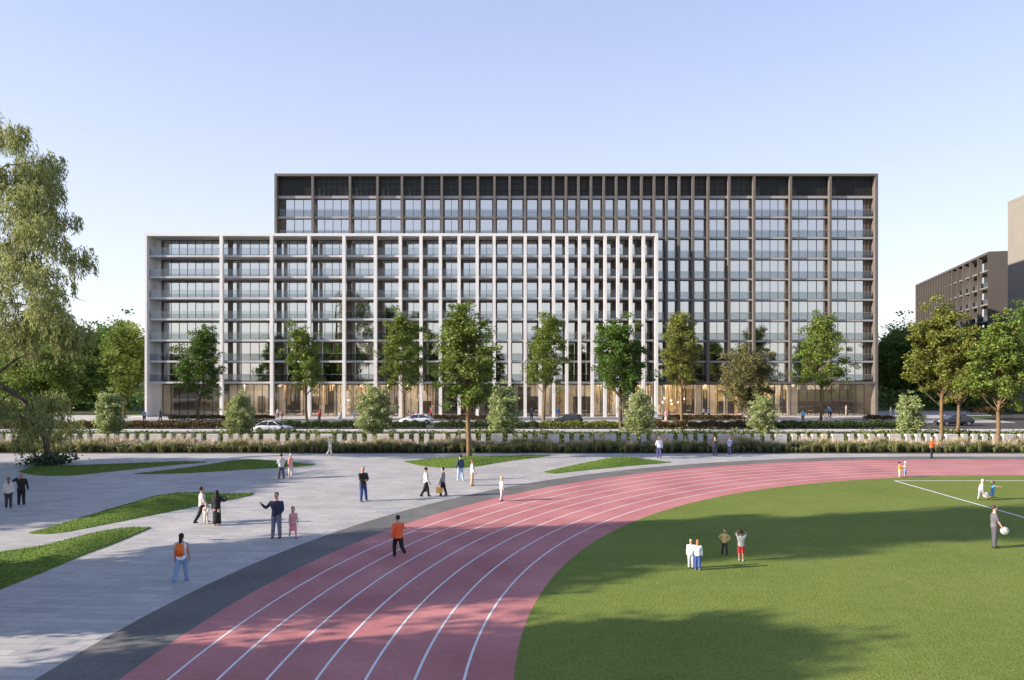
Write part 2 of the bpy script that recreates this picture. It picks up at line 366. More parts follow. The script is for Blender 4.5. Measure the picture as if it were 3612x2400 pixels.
# white frame
for i, x in enumerate(WX):
    b = MB()
    if i == 0: b.box(x - .17, x + .17, YW, YW + 24, 0, 29.72)
    elif i == len(WX) - 1: b.box(x - .26, x + .26, YW, YW + 2.4, 0, 29.72)
    else: b.box(x - .25, x + .25, YW, YW + FD, 0, 29.72)
    ch(b.build('fin', MATS['white_render']), white)
b = MB(); b.box(WX[0] - .17, WX[-1] + .26, YW, YG + 16, 29.725, 30.14); ch(b.build('roof', MATS['white_render']), white)
for k in range(7):
    b = MB(); b.box(WX[0] + .3, WX[-1] + .26, YW + FD + .005, YG + 16, lev[k] - .31, lev[k]); ch(b.build('floor_slab', MATS['slab_shaded']), white)
# dark frame
for i, x in enumerate(DX):
    zb = 5.9 if x > WX[-1] else 29.0
    b = MB()
    if i == len(DX) - 1: b.box(x - .24, x + .24, YD, YD + 98, 0, 40.25)  # end wall lengthened out of view to cast shade on the ribbed building
    elif i == 0: b.box(x - .2, x + .2, YD, YD + 24, 30.15, 40.25)
    elif x > WX[-1]: b.box(x - .2, x + .2, YD, YD + FD, 5.86, 40.25)
    else: b.box(x - .2, x + .2, YD, YD + FD, 30.15, 40.25)
    ch(b.build('fin', MATS['bronze']), dark)
b = MB(); b.box(DX[0] - .2, DX[-1] + .24, YD, YG + 16, 40.255, ZT); b.box(DX[-1] - 40, DX[-1] + .24, YG + 16.001, YD + 98, 40.255, ZT); ch(b.build('roof', MATS['bronze']), dark)  # rear roof stretch is unseen, added for the same cast shade
b = MB(); b.box(WX[-1] + .27, DX[-1] - .245, YD, YG + 16, lev[0] - .45, lev[0] - .02); ch(b.build('frame_beam', MATS['bronze']), dark)
for k in range(1, 10):
    x0 = WX[-1] + .27 if k < 7 else DX[0] + .2
    b = MB(); b.box(x0, DX[-1] - .25, YD + FD + .005, YG + 16, lev[k] - (.42 if k == 9 else .30), lev[k]); ch(b.build('floor_slab', MATS['slab_grey']), dark)
# balustrades
def rail(x0, x1, y, z, root):
    b = MB(); b.box(x0, x1, y, y + .02, z + .002, z + 1.18, 0); b.box(x0, x1, y - .01, y + .03, z + 1.182, z + 1.215, 1)
    ch(b.build('balustrade', [MATS['rail_glass'], MATS['slab_grey']]), root)
for k in range(7): rail(WX[0] + .32, WX[-1] - .3, YW + FD + .06, lev[k], white)
for k in range(0, 9): rail(WX[-1] + .3 if k < 7 else DX[0] + .25, DX[-1] - .26, YD + FD + .06, lev[k] if k else lev[0] - .02, dark)
# end walls of the white block's first bay, rear and side walls
b = MB(); b.box(WX[0] + .175, sx(572, YG), YG - .6, YG - .1, 0, 29.72); ch(b.build('wall', MATS['white_render']), white)
b = MB(); b.box(WX[0] - .17, WX[-1], YG + 16.01, YG + 16.3, 0, 30.1); ch(b.build('rear_wall', MATS['white_render']), white)
b = MB(); b.box(WX[-1], DX[-1] + .2, YG + 16.01, YG + 16.3, 0, 40.6); b.box(DX[0] - .15, WX[-1] - .01, YG + 16.01, YG + 16.3, 30.2, 40.6); ch(b.build('rear_wall', MATS['bronze']), dark)
# inner partition walls and back wall of the rooms
def rooms(root, xs, levels, zbot, seed):
    b = MB(); r = random.Random(seed)
    for (z0, z1) in levels:
        b.box(xs[0], xs[-1], YB, YB + .1, z0, z1)
        for x in xs[1:-1:2]: b.box(x - .1, x + .1, YG + .3, YB - .01, z0 + .001, z1 - .001)
    ch(b.build('room_wall', MATS['inner_wall']), root)
wl = [(lev[k] + .002, (lev[k+1] if k < 6 else 29.725) - (.315 if k < 6 else .005)) for k in range(7)]
rooms(white, WX, wl, 0, 1)
DR = [x for x in DX if x > WX[-1] + .5]
rooms(dark, [WX[-1] + .4] + DR, [(lev[k] + .002, lev[k+1] - .31) for k in range(0, 7)], 0, 2)
rooms(dark, DX, [(lev[k] + .002, lev[k+1] - (.31 if k == 7 else .43)) for k in (7, 8)], 0, 3)
# windows, bay by bay: frame of mullions > panes ; curtains behind
def window_meshes(x0, x1, z0, z1, r, nom=1.4, small=.045):
    n = max(1, round((x1 - x0) / nom)); fr = MB(); pn = MB(); w = (x1 - x0) / n
    fr.box(x0, x1, YG - .06, YG + .06, z1 - .09, z1); fr.box(x0, x1, YG - .06, YG + .06, z0, z0 + .07)
    for i in range(n + 1):
        x = x0 + w * i; x = min(max(x, x0 + small), x1 - small); fr.box(x - small/1.3, x + small/1.3, YG - .075, YG + .05, z0 + .071, z1 - .091)
    for i in range(n):
        a, c = x0 + w * i + .04, x0 + w * (i + 1) - .04; t1, t2 = r.gauss(0, .0022), r.gauss(0, .0015)
        d = w * t1; e = (z1 - z0) * t2
        pn.poly([(a, YG, z0 + .07), (c, YG + d, z0 + .07), (c, YG + d + e, z1 - .09), (a, YG + e, z1 - .09)])
    return fr, pn, n, w
def fill_block(root, bays, cap=100):
    cnt = 0; sf, sp = MB(), MB(); cu = MB(); piers = MB()
    for (x0, x1, z0, z1) in bays:
        fr, pn, n, w = window_meshes(x0, x1, z0, z1, rnd)
        if rnd.random() < .55:
            for i in range(n):
                if rnd.random() < .38:
                    a = x0 + w * i + .1; ww = w * rnd.uniform(.3, .95); h = z1 - .1
                    if rnd.random() < .5: a += w - ww - .1
                    seg = max(3, int(ww / .12)); V = []; yy = YG + rnd.uniform(.35, .8)
                    for s in range(seg + 1): V += [(a + ww * s / seg, yy + (.04 if s % 2 else -.04), z0 + .1), (a + ww * s / seg, yy + (.04 if s % 2 else -.04), h)]
                    cu.add(V, [(2*s, 2*s+2, 2*s+3, 2*s+1) for s in range(seg)])
        if cnt < cap:
            f = ch(fr.build('window', MATS['dark_metal']), root); p = pn.build('pane', MATS['window_glass'], f); cnt += 1
        else:
            for S, T in ((sf, fr), (sp, pn)):
                for v in T.v: S.v.append(v)
                for q in T.f: S.f.append([i + S.n for i in q]); S.m.append(0)
                S.n += T.n
    if sf.n:
        f = ch(sf.build('window', MATS['dark_metal']), root); f['kind'] = 'stuff'; p = sp.build('pane', MATS['window_glass'], f); p['kind'] = 'stuff'
    c = ch(cu.build('curtain', MATS['curtain']), root); c['kind'] = 'stuff'
PG = .34
bays = []
for i in range(len(WX) - 1):
    a = WX[i] + PG if i else sx(575, YG); c = WX[i+1] - PG
    for k in range(7): bays.append((a, c, wl[k][0], wl[k][1]))
bays.sort(key=lambda b: -(b[1] - b[0])); fill_block(white, bays)
bays = []
DD = [WX[-1] + .1] + DR
for i in range(len(DD) - 1):
    for k in range(0, 7): bays.append((DD[i] + PG, DD[i+1] - (PG if i < len(DD) - 2 else 1.6), lev[k] + .002, lev[k+1] - .31))
for i in range(len(DX) - 1):
    for k in (7, 8): bays.append((DX[i] + (PG if i else 1.3), DX[i+1] - (PG if i < len(DX) - 2 else 1.6), lev[k] + .002, lev[k+1] - (.31 if k == 7 else .43)))
bays.sort(key=lambda b: -(b[1] - b[0])); fill_block(dark, bays)
# piers behind the fins
for i, x in enumerate(WX[1:]):
    b = MB()
    for z0, z1 in wl: b.box(x - .33, x + .33, YG - .1, YG + .35, z0, z1)
    ch(b.build('pier', MATS['pier']), white)
for i, x in enumerate(DX):
    b = MB(); ks = range(0, 9) if x > WX[-1] + .5 else (7, 8)
    for k in ks:
        z0, z1 = lev[k] + .003, lev[k+1] - (.311 if k < 8 else .431)
        if i == 0: b.box(x + .22, x + 1.28, YG - .1, YG + .35, z0, z1)
        elif i == len(DX) - 1:
            b.box(x - 1.58, x - 1.2, YG - .1, YG + .35, z0, z1); b.box(x - .95, x - .7, YG - .1, YG + .35, z0, z1); b.box(x - 1.2, x - .26, YG + .05, YG + .3, z0, z1)
        else: b.box(x - .33, x + .33, YG - .1, YG + .35, z0, z1)
    ch(b.build('pier', MATS['pier']), dark)
# top storey of the dark block: vertical louvre screens with pipes
b = MB(); z0, z1 = lev[9] + .003, 40.24; yl = YG - .3
b.box(DX[0] + .25, DX[-1] - .25, yl + .12, yl + .2, z0, z1)
x = DX[0] + .3
while x < DX[-1] - .3:
    b.box(x, x + .1, yl, yl + .118, z0, z1); x += .27 if (x < DX[1] or x > DX[-4]) else .9
for z in (38.1, 39.2): b.box(DX[1], DX[-3], yl - .06, yl - .01, z, z + .08)
ch(b.build('louvre_screen', MATS['louver']), dark)
# ground floor: tall glazing, rooms, hanging timber screens, globe pendants, added glow strips
ZC = 5.40
def shopfront(root, x0, x1, name, nom=1.4):
    n = round((x1 - x0) / nom); w = (x1 - x0) / n; fr = MB(); pn = MB()
    fr.box(x0, x1, YG - .06, YG + .06, .12, .2); fr.box(x0, x1, YG - .06, YG + .06, ZC - .1, ZC)
    for i in range(n + 1): x = x0 + w * i; fr.box(x - .04, x + .04, YG - .08, YG + .05, .2, ZC - .1)
    for i in range(n): pn.poly([(x0 + w*i + .04, YG, .2), (x0 + w*(i+1) - .04, YG, .2), (x0 + w*(i+1) - .04, YG, ZC - .1), (x0 + w*i + .04, YG, ZC - .1)])
    f = ch(fr.build(name, MATS['dark_metal']), root); pn.build('pane', MATS['lobby_glass'], f)
xm = WX[-1] + .1
shopfront(white, sx(575, YG), xm - .3, 'shopfront'); shopfront(dark, xm, DX[-1] - 1.5, 'shopfront')
for root, x0, x1 in ((white, WX[0] + .2, xm - .05), (dark, xm + .05, DX[-1] - .3)):
    b = MB(); b.box(x0, x1, YB + 1, YB + 1.2, .12, ZC); b.box(x0, x1, YG - .1 if root is dark else YG, YB + 1, ZC + .002, ZC + .06); ch(b.build('lobby_wall', MATS['beige']), root)
    b = MB(); b.box(x0, x1, YG, YB + 1, .122, .14); ch(b.build('lobby_floor', MATS['inner_floor']), root)
r = random.Random(11); slat = {id(white): MB(), id(dark): MB()}; dk = {id(white): MB(), id(dark): MB()}; cl = {id(white): MB(), id(dark): MB()}
def zone(x): return white if x < xm else dark
x = sx(840, YG)
while x < DX[-1] - 2:
    px = CX + x * F / YG; t = zone(x)
    if (960 < px < 1530) or (1600 < px < 1660) or (2080 < px < 2500) or (2620 < px < 2640) or (2750 < px < 2800):
        ln = 2.4 + 1.1 * math.sin(x * .9) + 1.2 * math.sin(x * 2.3 + 1); zb = ZC - max(1.2, min(3.6, ln + (1.2 if r.random() < .3 else 0)))
        yy = YG + 1.6 + r.uniform(0, .8)
        slat[id(t)].box(x, x + r.uniform(.12, .3), yy, yy + .08, max(.4, zb), ZC); x += r.uniform(.26, .5)
    else: x += .6
for t in (white, dark):
    o = ch(slat[id(t)].build('timber_screen', MATS['wood']), t)
for px, ww in ((990, .9), (850, 1.1), (1185, .6), (1385, .8), (1430, .5), (2130, .7), (2465, 1.2), (2795, 1.6), (2560, .5), (2340, .5), (1740, .6)):
    x = sx(px, YG + 1); b = MB(); b.box(x - ww/2, x + ww/2, YG + .9, YG + 1.5, .14, ZC); t = zone(x); ch(b.build('column', MATS['beige']), t)
for px, ww, h, m in ((1160, 1.2, 3.2, 'dark_stone'), (790, 1.5, 3.4, 'wood'), (1640, 4.5, 5.1, 'dark_stone'), (1560, 2.5, 4.6, 'tan_wall'), (1850, 2.2, 4.7, 'brown_wall'), (1950, 1.3, 4.6, 'inner_wall'), (2430, 3, 4.4, 'dark_stone'), (2560, 4, 5, 'wood'), (2900, 9, 4.2, 'brown_wall'), (2700, 2, 4.8, 'wood'), (640, 5, 4.6, 'tan_wall')):
    x = sx(px, YB - 1); b = MB(); b.box(x - ww/2, x + ww/2, YB - 1.6, YB - 1.3, .14, .14 + h); t = zone(x); ch(b.build('partition', MATS[m]), t)
r = random.Random(31); x = sx(585, YG)
while x < DX[-1] - 4:
    ww = r.uniform(1.0, 3.4); h = r.choice((5.1, 5.1, 4.2, 3.0, 2.2)); t = zone(x + ww); m = r.choice(('dark_stone', 'brown_wall', 'tan_wall', 'inner_wall', 'wood', 'dark_stone', 'pier'))
    if not (x < xm < x + ww): b = MB(); yy = YB - r.uniform(-.6, 2.4); b.box(x, x + ww, yy, yy + .12, .15, .15 + h); ch(b.build('partition', MATS[m]), t)
    x += ww + r.uniform(.4, 2.6)
# cafe tables and counters behind the glass
i = 0
for px in (905, 940, 1020, 1050, 1110, 1260, 1290, 1350, 1460, 1895, 1925, 2065, 2110, 2160, 2210, 2290, 2360, 2430, 2860, 2990):
    x = sx(px, YG + 1.6); y = YG + 1.2 + (i * 37 % 10) / 10; i += 1
    t = empty('cafe_table', (x, y, .14)); b = MB(); b.tube([(0, 0, .70), (0, 0, .74)], .45, 14); b.build('table_top', MATS['wood'] if i % 2 else MATS['curtain'], t)
    b = MB(); b.tube([(0, 0, 0), (0, 0, .03), (0, 0, .04), (0, 0, .70)], [.25, .25, .04, .04], 10); b.build('table_leg', MATS['dark_metal'], t)
    near = ('beside the stone entrance panel', 'behind the ground floor glazing', 'under the hanging timber screens')[i % 3]
    tag(t, 'small round cafe table inside the ground floor windows', 'table', 'cafe tables inside the ground floor')
    for s in (-1, 1):
        c = empty('cafe_chair', (x + s * .75, y, .14), R(90 * s)); b = MB(); b.box(-.22, .22, -.22, .22, .43, .47); b.build('seat', MATS['dark_metal'], c)
        b = MB(); b.box(-.22, .22, -.22, -.18, .6, .85); b.build('backrest', MATS['dark_metal'], c)
        for (u, v) in ((-.19, -.2), (.19, -.2), (-.19, .19), (.19, .19)): b = MB(); b.box(u - .015, u + .015, v - .015, v + .015, 0, .43 if v > 0 else .6); b.build('leg', MATS['dark_metal'], c)
        tag(c, 'dark cafe chair at a round table inside the ground floor windows', 'chair', 'cafe chairs inside the ground floor')
# glowing ceiling strips added to brighten the lobby, and globe pendants
for px in (880, 1000, 1090, 1180, 1280, 1370, 1450, 1900, 2110, 2180, 2250, 2340, 2400, 2480, 2600, 2700, 2780, 2860, 2960):
    x = sx(px, YG + 3); b = MB(); b.box(x - .12, x + .12, YG + .7, YG + 6, ZC - .1, ZC - .03); b.box(x + 1.3, x + 1.54, YG + 2.7, YG + 7, ZC - .1, ZC - .03)
    t = zone(x); ch(b.build('lobby_fill_strip', MATS['warm_fill']), t)
for px, zz in ((2336, 2.3), (2343, 3.0), (2366, 2.6), (2368, 2.0), (2390, 2.3), (2413, 2.9), (1480, 3.4), (1230, 2.7)):
    x = sx(px, YG + 1); o = MB(); o.ball((0, 0, 0), .16); b = o.build('pendant_lamp', MATS['soft_lamp'], None, True, (x, YG + .8, zz))
    c = MB(); c.tube([(0, 0, .2), (0, 0, ZC - zz)], .015, 5); c.build('cord', MATS['dark_metal'], b)
    tag(b, 'glowing globe pendant lamp hanging inside the ground floor glazing', 'lamp', 'globe pendants in the lobby')

# ------------------------------------------------------------------ buildings on the right
def rot_root(name, loc, rz, label, cat='building'): return tag(empty(name, loc, rz), label, cat)
Yn = 166.; an = math.atan((2566 - 1806) / F); X0 = sx(3485, Yn); zt = sz(888, Yn)
br = rot_root('ribbed_building', (X0, Yn, 0), -an, 'long dark brown ribbed building receding beyond the trees on the right')
t = (3229 - CX) / F; LEN = (t * Yn - X0) / (math.sin(an) - t * math.cos(an))
lv = [zt - 3.9 - 3.9 * k for k in range(8)]
# local axes: y recedes along the facade, x to the right; facade plane x = 0
b = MB(); b.box(2.2, 16, .3, LEN, 0, zt - .6); b.build('wall', MATS['brown_wall'], br)
b = MB(); b.box(0, 16.02, -.01, LEN, zt - .55, zt); b.build('roof', MATS['brown_wall'], br)
b = MB(); b.box(0, 16, -.02, .28, 0, zt - .56); b.build('end_wall', MATS['brown_wall'], br)
for z in lv[:7]:
    if z > .5: b = MB(); b.box(.5, 2.19, .3, LEN, z - .3, z); b.build('floor_slab', MATS['tan_wall'], br)
ys = [7.2, 13.2, 18.6, 23.6, 28.2] + [31.5 + 2.6 * i for i in range(30)]
for y in [q for q in ys if q < LEN] + [LEN - .3]: b = MB(); b.box(-.02, 2.18 if y > 18 else .9, y - .22, y + .22, 0, zt - .56); b.build('fin', MATS['brown_wall'], br)
for j, (y0, y1) in enumerate(((.6, 7.0), (7.5, 12.9), (13.5, 18.3))):
    for kk in range(5):
        z = lv[kk]; w_ = MB(); w_.box(2.12, 2.19, y0, y1, z - 3.3 + 3.45, z + 3.5); 
        f = w_.build('window', MATS['dark_metal'], br); p = MB(); n = 3
        if kk == 0: p.box(2.05, 2.1, y0 + .1, y1 - .1, z + .2, z + 3.3)
        else: p.box(2.05, 2.1, y0 + .1, y1 - .1, z + .2, z + 3.3)
        p.build('pane', MATS['window_glass'], f)
for z in lv[1:6]:
    b = MB(); b.box(.55, .58, .3, 24, z + .01, z + 1.1); b.build('balustrade', MATS['rail_glass'], br)
Yt = 138.; xt = sx(3555, Yt); at_ = math.atan((2090 - CX) / F)
tw = rot_root('tower_building', (xt, Yt, 0), -at_, 'plain beige tower wall rising at the right edge above the brown ribbed building')
zt2 = sz(712, Yt); b = MB(); b.box(0, 20, -45, 0, 0, zt2 - .5); b.build('wall', MATS['tan_wall'], tw); b = MB(); b.box(-.03, 20, -45.02, .02, zt2 - .498, zt2); b.build('parapet', MATS['tan_wall'], tw)
# ------------------------------------------------------------------ trees and planting
leafmat('leaf_green', (.165, .225, .045)); leafmat('leaf_dark', (.095, .165, .03)); leafmat('leaf_olive', (.19, .215, .045)); leafmat('leaf_autumn', (.17, .165, .065))
leafmat('leaf_pale', (.35, .41, .18), .5); leafmat('leaf_willow', (.29, .32, .12), .55, .5); leafmat('leaf_hedge', (.055, .085, .025), .5); leafmat('leaf_brown', (.12, .085, .03), .4)
leafmat('grass_blade', (.19, .20, .08), .5); leafmat('seed_head', (.55, .46, .34), .3, .3); leafmat('flower', (.6, .58, .5), .2); leafmat('leaf_blue', (.06, .10, .05), .5)
def leaf_quads(P, size, rng, up=.35, asp=.62):
    n = len(P); a = rng.normal(size=(n, 3)); a[:, 2] *= .6; a /= np.linalg.norm(a, axis=1, keepdims=True)
    nn = rng.normal(size=(n, 3)); nn[:, 2] += up * 2; b = np.cross(nn, a); b /= np.linalg.norm(b, axis=1, keepdims=True) + 1e-9
    s = (size * rng.uniform(.6, 1.35, n))[:, None]; L = a * s * .5; Wd = b * s * .5 * asp
    return np.stack([P - L, P - L * .1 + Wd, P + L, P - L * .1 - Wd], 1)
def rot_noise(v, rng, s): return (v + Vector(rng.normal(0, s, 3))).normalized()
def make_tree(name, h, cr, base, seed, leaf, bark='bark', n=7000, size=.32, trunk_r=.2, fork=None, shape='egg', clumps=44, loose=.75, lean=(0, 0), stems=1, spread=1.0):
    """h total height, cr crown radius, base = height where the crown starts"""
    rng = np.random.default_rng(seed); root = empty(name, (0, 0, 0)); tb = MB(); ctr = []
    cz = base; ch_ = h - base; tips = []
    for i in range(clumps):
        u = ((i + .5) / clumps) ** .85; z = cz + ch_ * (.06 + .92 * u)
        prof = {'egg': math.sin(math.pi * min(1, (u * .93 + .07)) ** .75) ** .8, 'round': math.sqrt(max(0, 1 - (2 * u - 1) ** 2)) * .95 + .05, 'column': min(1, 3.5 * u + .35) * min(1, (1 - u) * 2.2 + .15)}[shape]
        an = i * 2.399 + rng.normal(0, .35); rr = cr * prof * math.sqrt(rng.uniform(.12, 1)) * rng.uniform(.75, 1.12)
        tips.append(Vector((math.cos(an) * rr + lean[0] * u, math.sin(an) * rr + lean[1] * u, z)))
    fork = fork or base * .8
    for s_ in range(stems):
        a0 = s_ * 2 * math.pi / stems + .5; off = Vector((math.cos(a0), math.sin(a0), 0)) * (.0 if stems == 1 else .35)
        mid = Vector((lean[0] * .15, lean[1] * .15, fork)) + off * 2.0
        top = Vector((lean[0] * .6 + rng.normal(0, .1), lean[1] * .6 + rng.normal(0, .1), base + ch_ * .62)) + off * 3
        pts = [off * .3 + Vector((0, 0, -.05)), off * .4 + Vector((0, 0, .25)), off + (mid - off) * .5 + Vector((rng.normal(0, .05), rng.normal(0, .05), 0)), mid, mid.lerp(top, .45) + Vector((rng.normal(0, .25), rng.normal(0, .25), 0)), top]
        q = trunk_r * (1 if stems == 1 else .62); tb.tube(pts, [q * 1.5, q * 1.1, q * .95, q * .85, q * .5, q * .15], 8)
    axis = lambda z: Vector((lean[0] * max(0, (z - base) / ch_) * .6, lean[1] * max(0, (z - base) / ch_) * .6, z))
    for i, t in enumerate(tips):
        z0 = max(fork * (.82 + .3 * rng.random()), t.z - (t.xy.length * rng.uniform(.9, 1.6) + .4)); s0 = axis(min(z0, base + ch_ * .6))
        if stems > 1: s0 += Vector((t.x, t.y, 0)).normalized() * .25 * (s0.z / base if base else 1)
        m_ = s0.lerp(t, .5) + Vector((t.x * .08, t.y * .08, -.25 * rng.random() + .1)); f = (1 - (t.z - base) / ch_ * .75)
        r0 = trunk_r * .33 * max(.25, f); tb.tube([s0, m_, t], [r0, r0 * .6, r0 * .18], 5, cap=False)
        for j in range(3):
            d = Vector(rng.normal(0, 1, 3)) * cr * .28; tb.tube([s0.lerp(t, .6), t + d], [r0 * .3, r0 * .08], 4, cap=False); ctr.append((t + d * .9, .55))
        ctr.append((t, 1.))
    wts = np.array([c[1] for c in ctr]); cc = np.array([tuple(c[0]) for c in ctr]); idx = rng.choice(len(ctr), n, p=wts / wts.sum())
    rad = (cr * .235 * loose * rng.uniform(.65, 1.35, len(ctr)))[idx][:, None]
    dirs = rng.normal(size=(n, 3)); dirs /= np.linalg.norm(dirs, axis=1, keepdims=True); k_ = rng.random((n, 1)) ** .45
    P = cc[idx] + dirs * rad * k_ * np.array([1.15, 1.15, .8]); P[:, 2] = np.maximum(P[:, 2], .05 if base < .6 else base * .75)
    tb.build('trunk', MATS[bark], root, True); quads(leaf_quads(P, size, rng), 'crown', MATS[leaf], root)
    return root
def T(x, y, ytop, xl, xr, ycb, leaf, label, group, name='street_tree', **k):
    """place a tree from its photo extents: trunk foot (x, y), top row, crown left and right columns, crown bottom row"""
    p = gp(x, y); s = p.y / F; h = (y - ytop) * s * .975; cr = (xr - xl) * .5 * s * .84; lean = ((xl + xr) / 2 - x) * s
    k['n'] = int(k.get('n', 7000) * 2.1); k['size'] = k.get('size', .32) * .84; k.setdefault('loose', .92)
    t = make_tree(name, h, cr, (y - ycb) * s, k.pop('seed', int(x)), leaf, lean=(lean * 1.3, 0), **k); t.location = (p.x, p.y, k.get('z', 0)); tag(t, label, 'tree', group); return t
g = 'street trees in front of the building'
T(700,1492,1158,628,800,1400,'leaf_dark','leftmost street tree, dark green, before the second white fin',g,n=8000,bark='bark_grey')
T(1082,1490,1152,990,1140,1375,'leaf_green','slim street tree between the two pale shrubs on the left',g,n=6500)
T(1425,1490,1106,1332,1506,1375,'leaf_green','street tree with forked trunk beside the white car near the building',g,n=8000)
T(1655,1622,1086,1512,1752,1440,'leaf_green','tallest street tree, growing from the grass mound in the plaza',g,n=11500,size=.27,trunk_r=.22,clumps=60,seed=77)
T(1918,1490,1108,1855,2022,1370,'leaf_green','narrow green street tree left of the dark grey car',g,n=7500)
T(2191,1522,1138,2064,2288,1385,'leaf_dark','dense dark green tree with a leaning brown trunk, low branch to the left',g,n=11000,bark='bark_grey',trunk_r=.24)
T(2405,1490,1104,2312,2480,1365,'leaf_olive','olive green street tree beside the right end of the white frame',g,n=7500)
T(2635,1497,1238,2530,2736,1430,'leaf_autumn','low spreading brownish tree with several stems, behind a pale shrub',g,n=9000,stems=3,fork=1.4,shape='round',bark='bark_grey')
T(2895,1491,1106,2806,2992,1375,'leaf_green','bright green street tree in front of the right end of the dark block',g,n=8500)
g = 'trees by the side street on the right'
T(3322,1562,1104,3200,3440,1385,'leaf_olive','yellowish tree with thin forked branches left of the parked dark car',g,n=12000,size=.3,seed=5)
T(3378,1540,1160,3300,3500,1400,'leaf_olive','orange trunked tree just behind the yellowish forked tree',g,n=9000,seed=6)
T(3520,1582,1130,3415,3640,1415,'leaf_green','green tree standing in the grasses near the right edge',g,n=12000,size=.3,seed=9)
T(3625,1500,1050,3540,3760,1330,'leaf_dark','tree cut off by the right edge of the view',g,n=8000,seed=10)
g = 'trees left of the building'
T(437,1462,1152,335,548,1400,'leaf_green','broad green tree touching the left corner of the white block',g,n=12000,name='broad_tree',size=.45,shape='round',seed=3)
T(250,1460,1150,120,350,1400,'leaf_dark','dark tree behind the drooping tree, second from the building corner',g,n=11000,name='broad_tree',size=.5,shape='round',seed=4)
T(130,1500,1235,0,330,1420,'leaf_green','mid green low tree behind the foot of the drooping tree',g,n=13000,name='broad_tree',size=.4,shape='round',seed=8)
# background woodland trees, each its own copy
bgp = [make_tree('woodland_tree', 16, 6.2, 1.5, 40 + i, m, n=9000, size=.6, trunk_r=.35, shape='round', clumps=60, loose=1.0) for i, m in enumerate(('leaf_dark', 'leaf_green', 'leaf_dark'))]
used = [False] * 3; rr = random.Random(8)
spots = [(-200 + i * 46, 1446 - (i % 3) * 8, rr.uniform(.85, 1.15), 'tree of the dark woodland left of the building') for i in range(13)]
spots += [(-150 + i * 80, 1408, rr.uniform(1.0, 1.3), 'tree of the dark woodland left of the building') for i in range(8)]
spots += [(3135 + i * 42, 1432 - (i % 3) * 9, rr.uniform(.8, 1.1), 'tree of the dark woodland right of the building') for i in range(15)]
spots += [(3150 + i * 70, 1400, rr.uniform(1.1, 1.4), 'tree of the dark woodland right of the building') for i in range(10)]
for i, (px, py, s, lb) in enumerate(spots):
    j = i % 3; o = bgp[j] if not used[j] else copy_tree(bgp[j]); used[j] = True
    p = gp(px, py); o.location = (p.x, p.y, 0); o.rotation_euler = (0, 0, rr.uniform(0, 6.28)); zs = s * (1310 - 1168 - rr.uniform(-12, 30)) * p.y / F
    k = (zs / s + HC) / 16 * rr.uniform(.92, 1.0); o.scale = (k * 1.1, k * 1.1, k)
    tag(o, lb, 'tree', 'woodland trees ' + ('left' if px < 1000 else 'right') + ' of the building')
# big trees beyond the frame to the left and behind: they shade the plaza and the track and are mirrored in the windows
shade = make_tree('tall_tree', 22, 5.0, 4, 61, 'leaf_dark', n=26000, size=.6, trunk_r=.4, shape='egg', clumps=80, loose=1.35)
spots = [(-28.5, 25.8, 1.1), (-38, 21.6, 1.2), (-25, 13.2, .58), (-25, 23.6, .56), (-22.5, 20.8, .42), (-52.6, 34.4, .52), (-50.6, 40.4, .52), (-50, 46.5, .52), (-50, 52.5, .5), (-58, 38, .51), (-59, 45, .51), (-60, 51, .51),
         (-64, -34, .8), (-44, -38, .72), (-92, -48, .95), (-12, -55, .7), (26, -60, .75), (66, -50, .85), (84, -56, .8), (120, -50, .9), (-78, -60, .9)]
for i, (x, y, s) in enumerate(spots):
    o = shade if i == 0 else copy_tree(shade); o.location = (x, y, 0); o.rotation_euler = (0, 0, i * 1.3); o.scale = (s * .52, s * .52, s) if s > .75 and y > 0 else (s * 1.75, s * 1.75, s * 1.1) if s < .53 and y > 30 else (s, s, s)
    tag(o, 'tall tree beyond the left edge whose shade falls over plaza and track' if y > 0 else 'tall tree mirrored in the lower windows of the building', 'tree', 'tall trees casting shade' if y > 0 else 'tall trees mirrored in the windows')
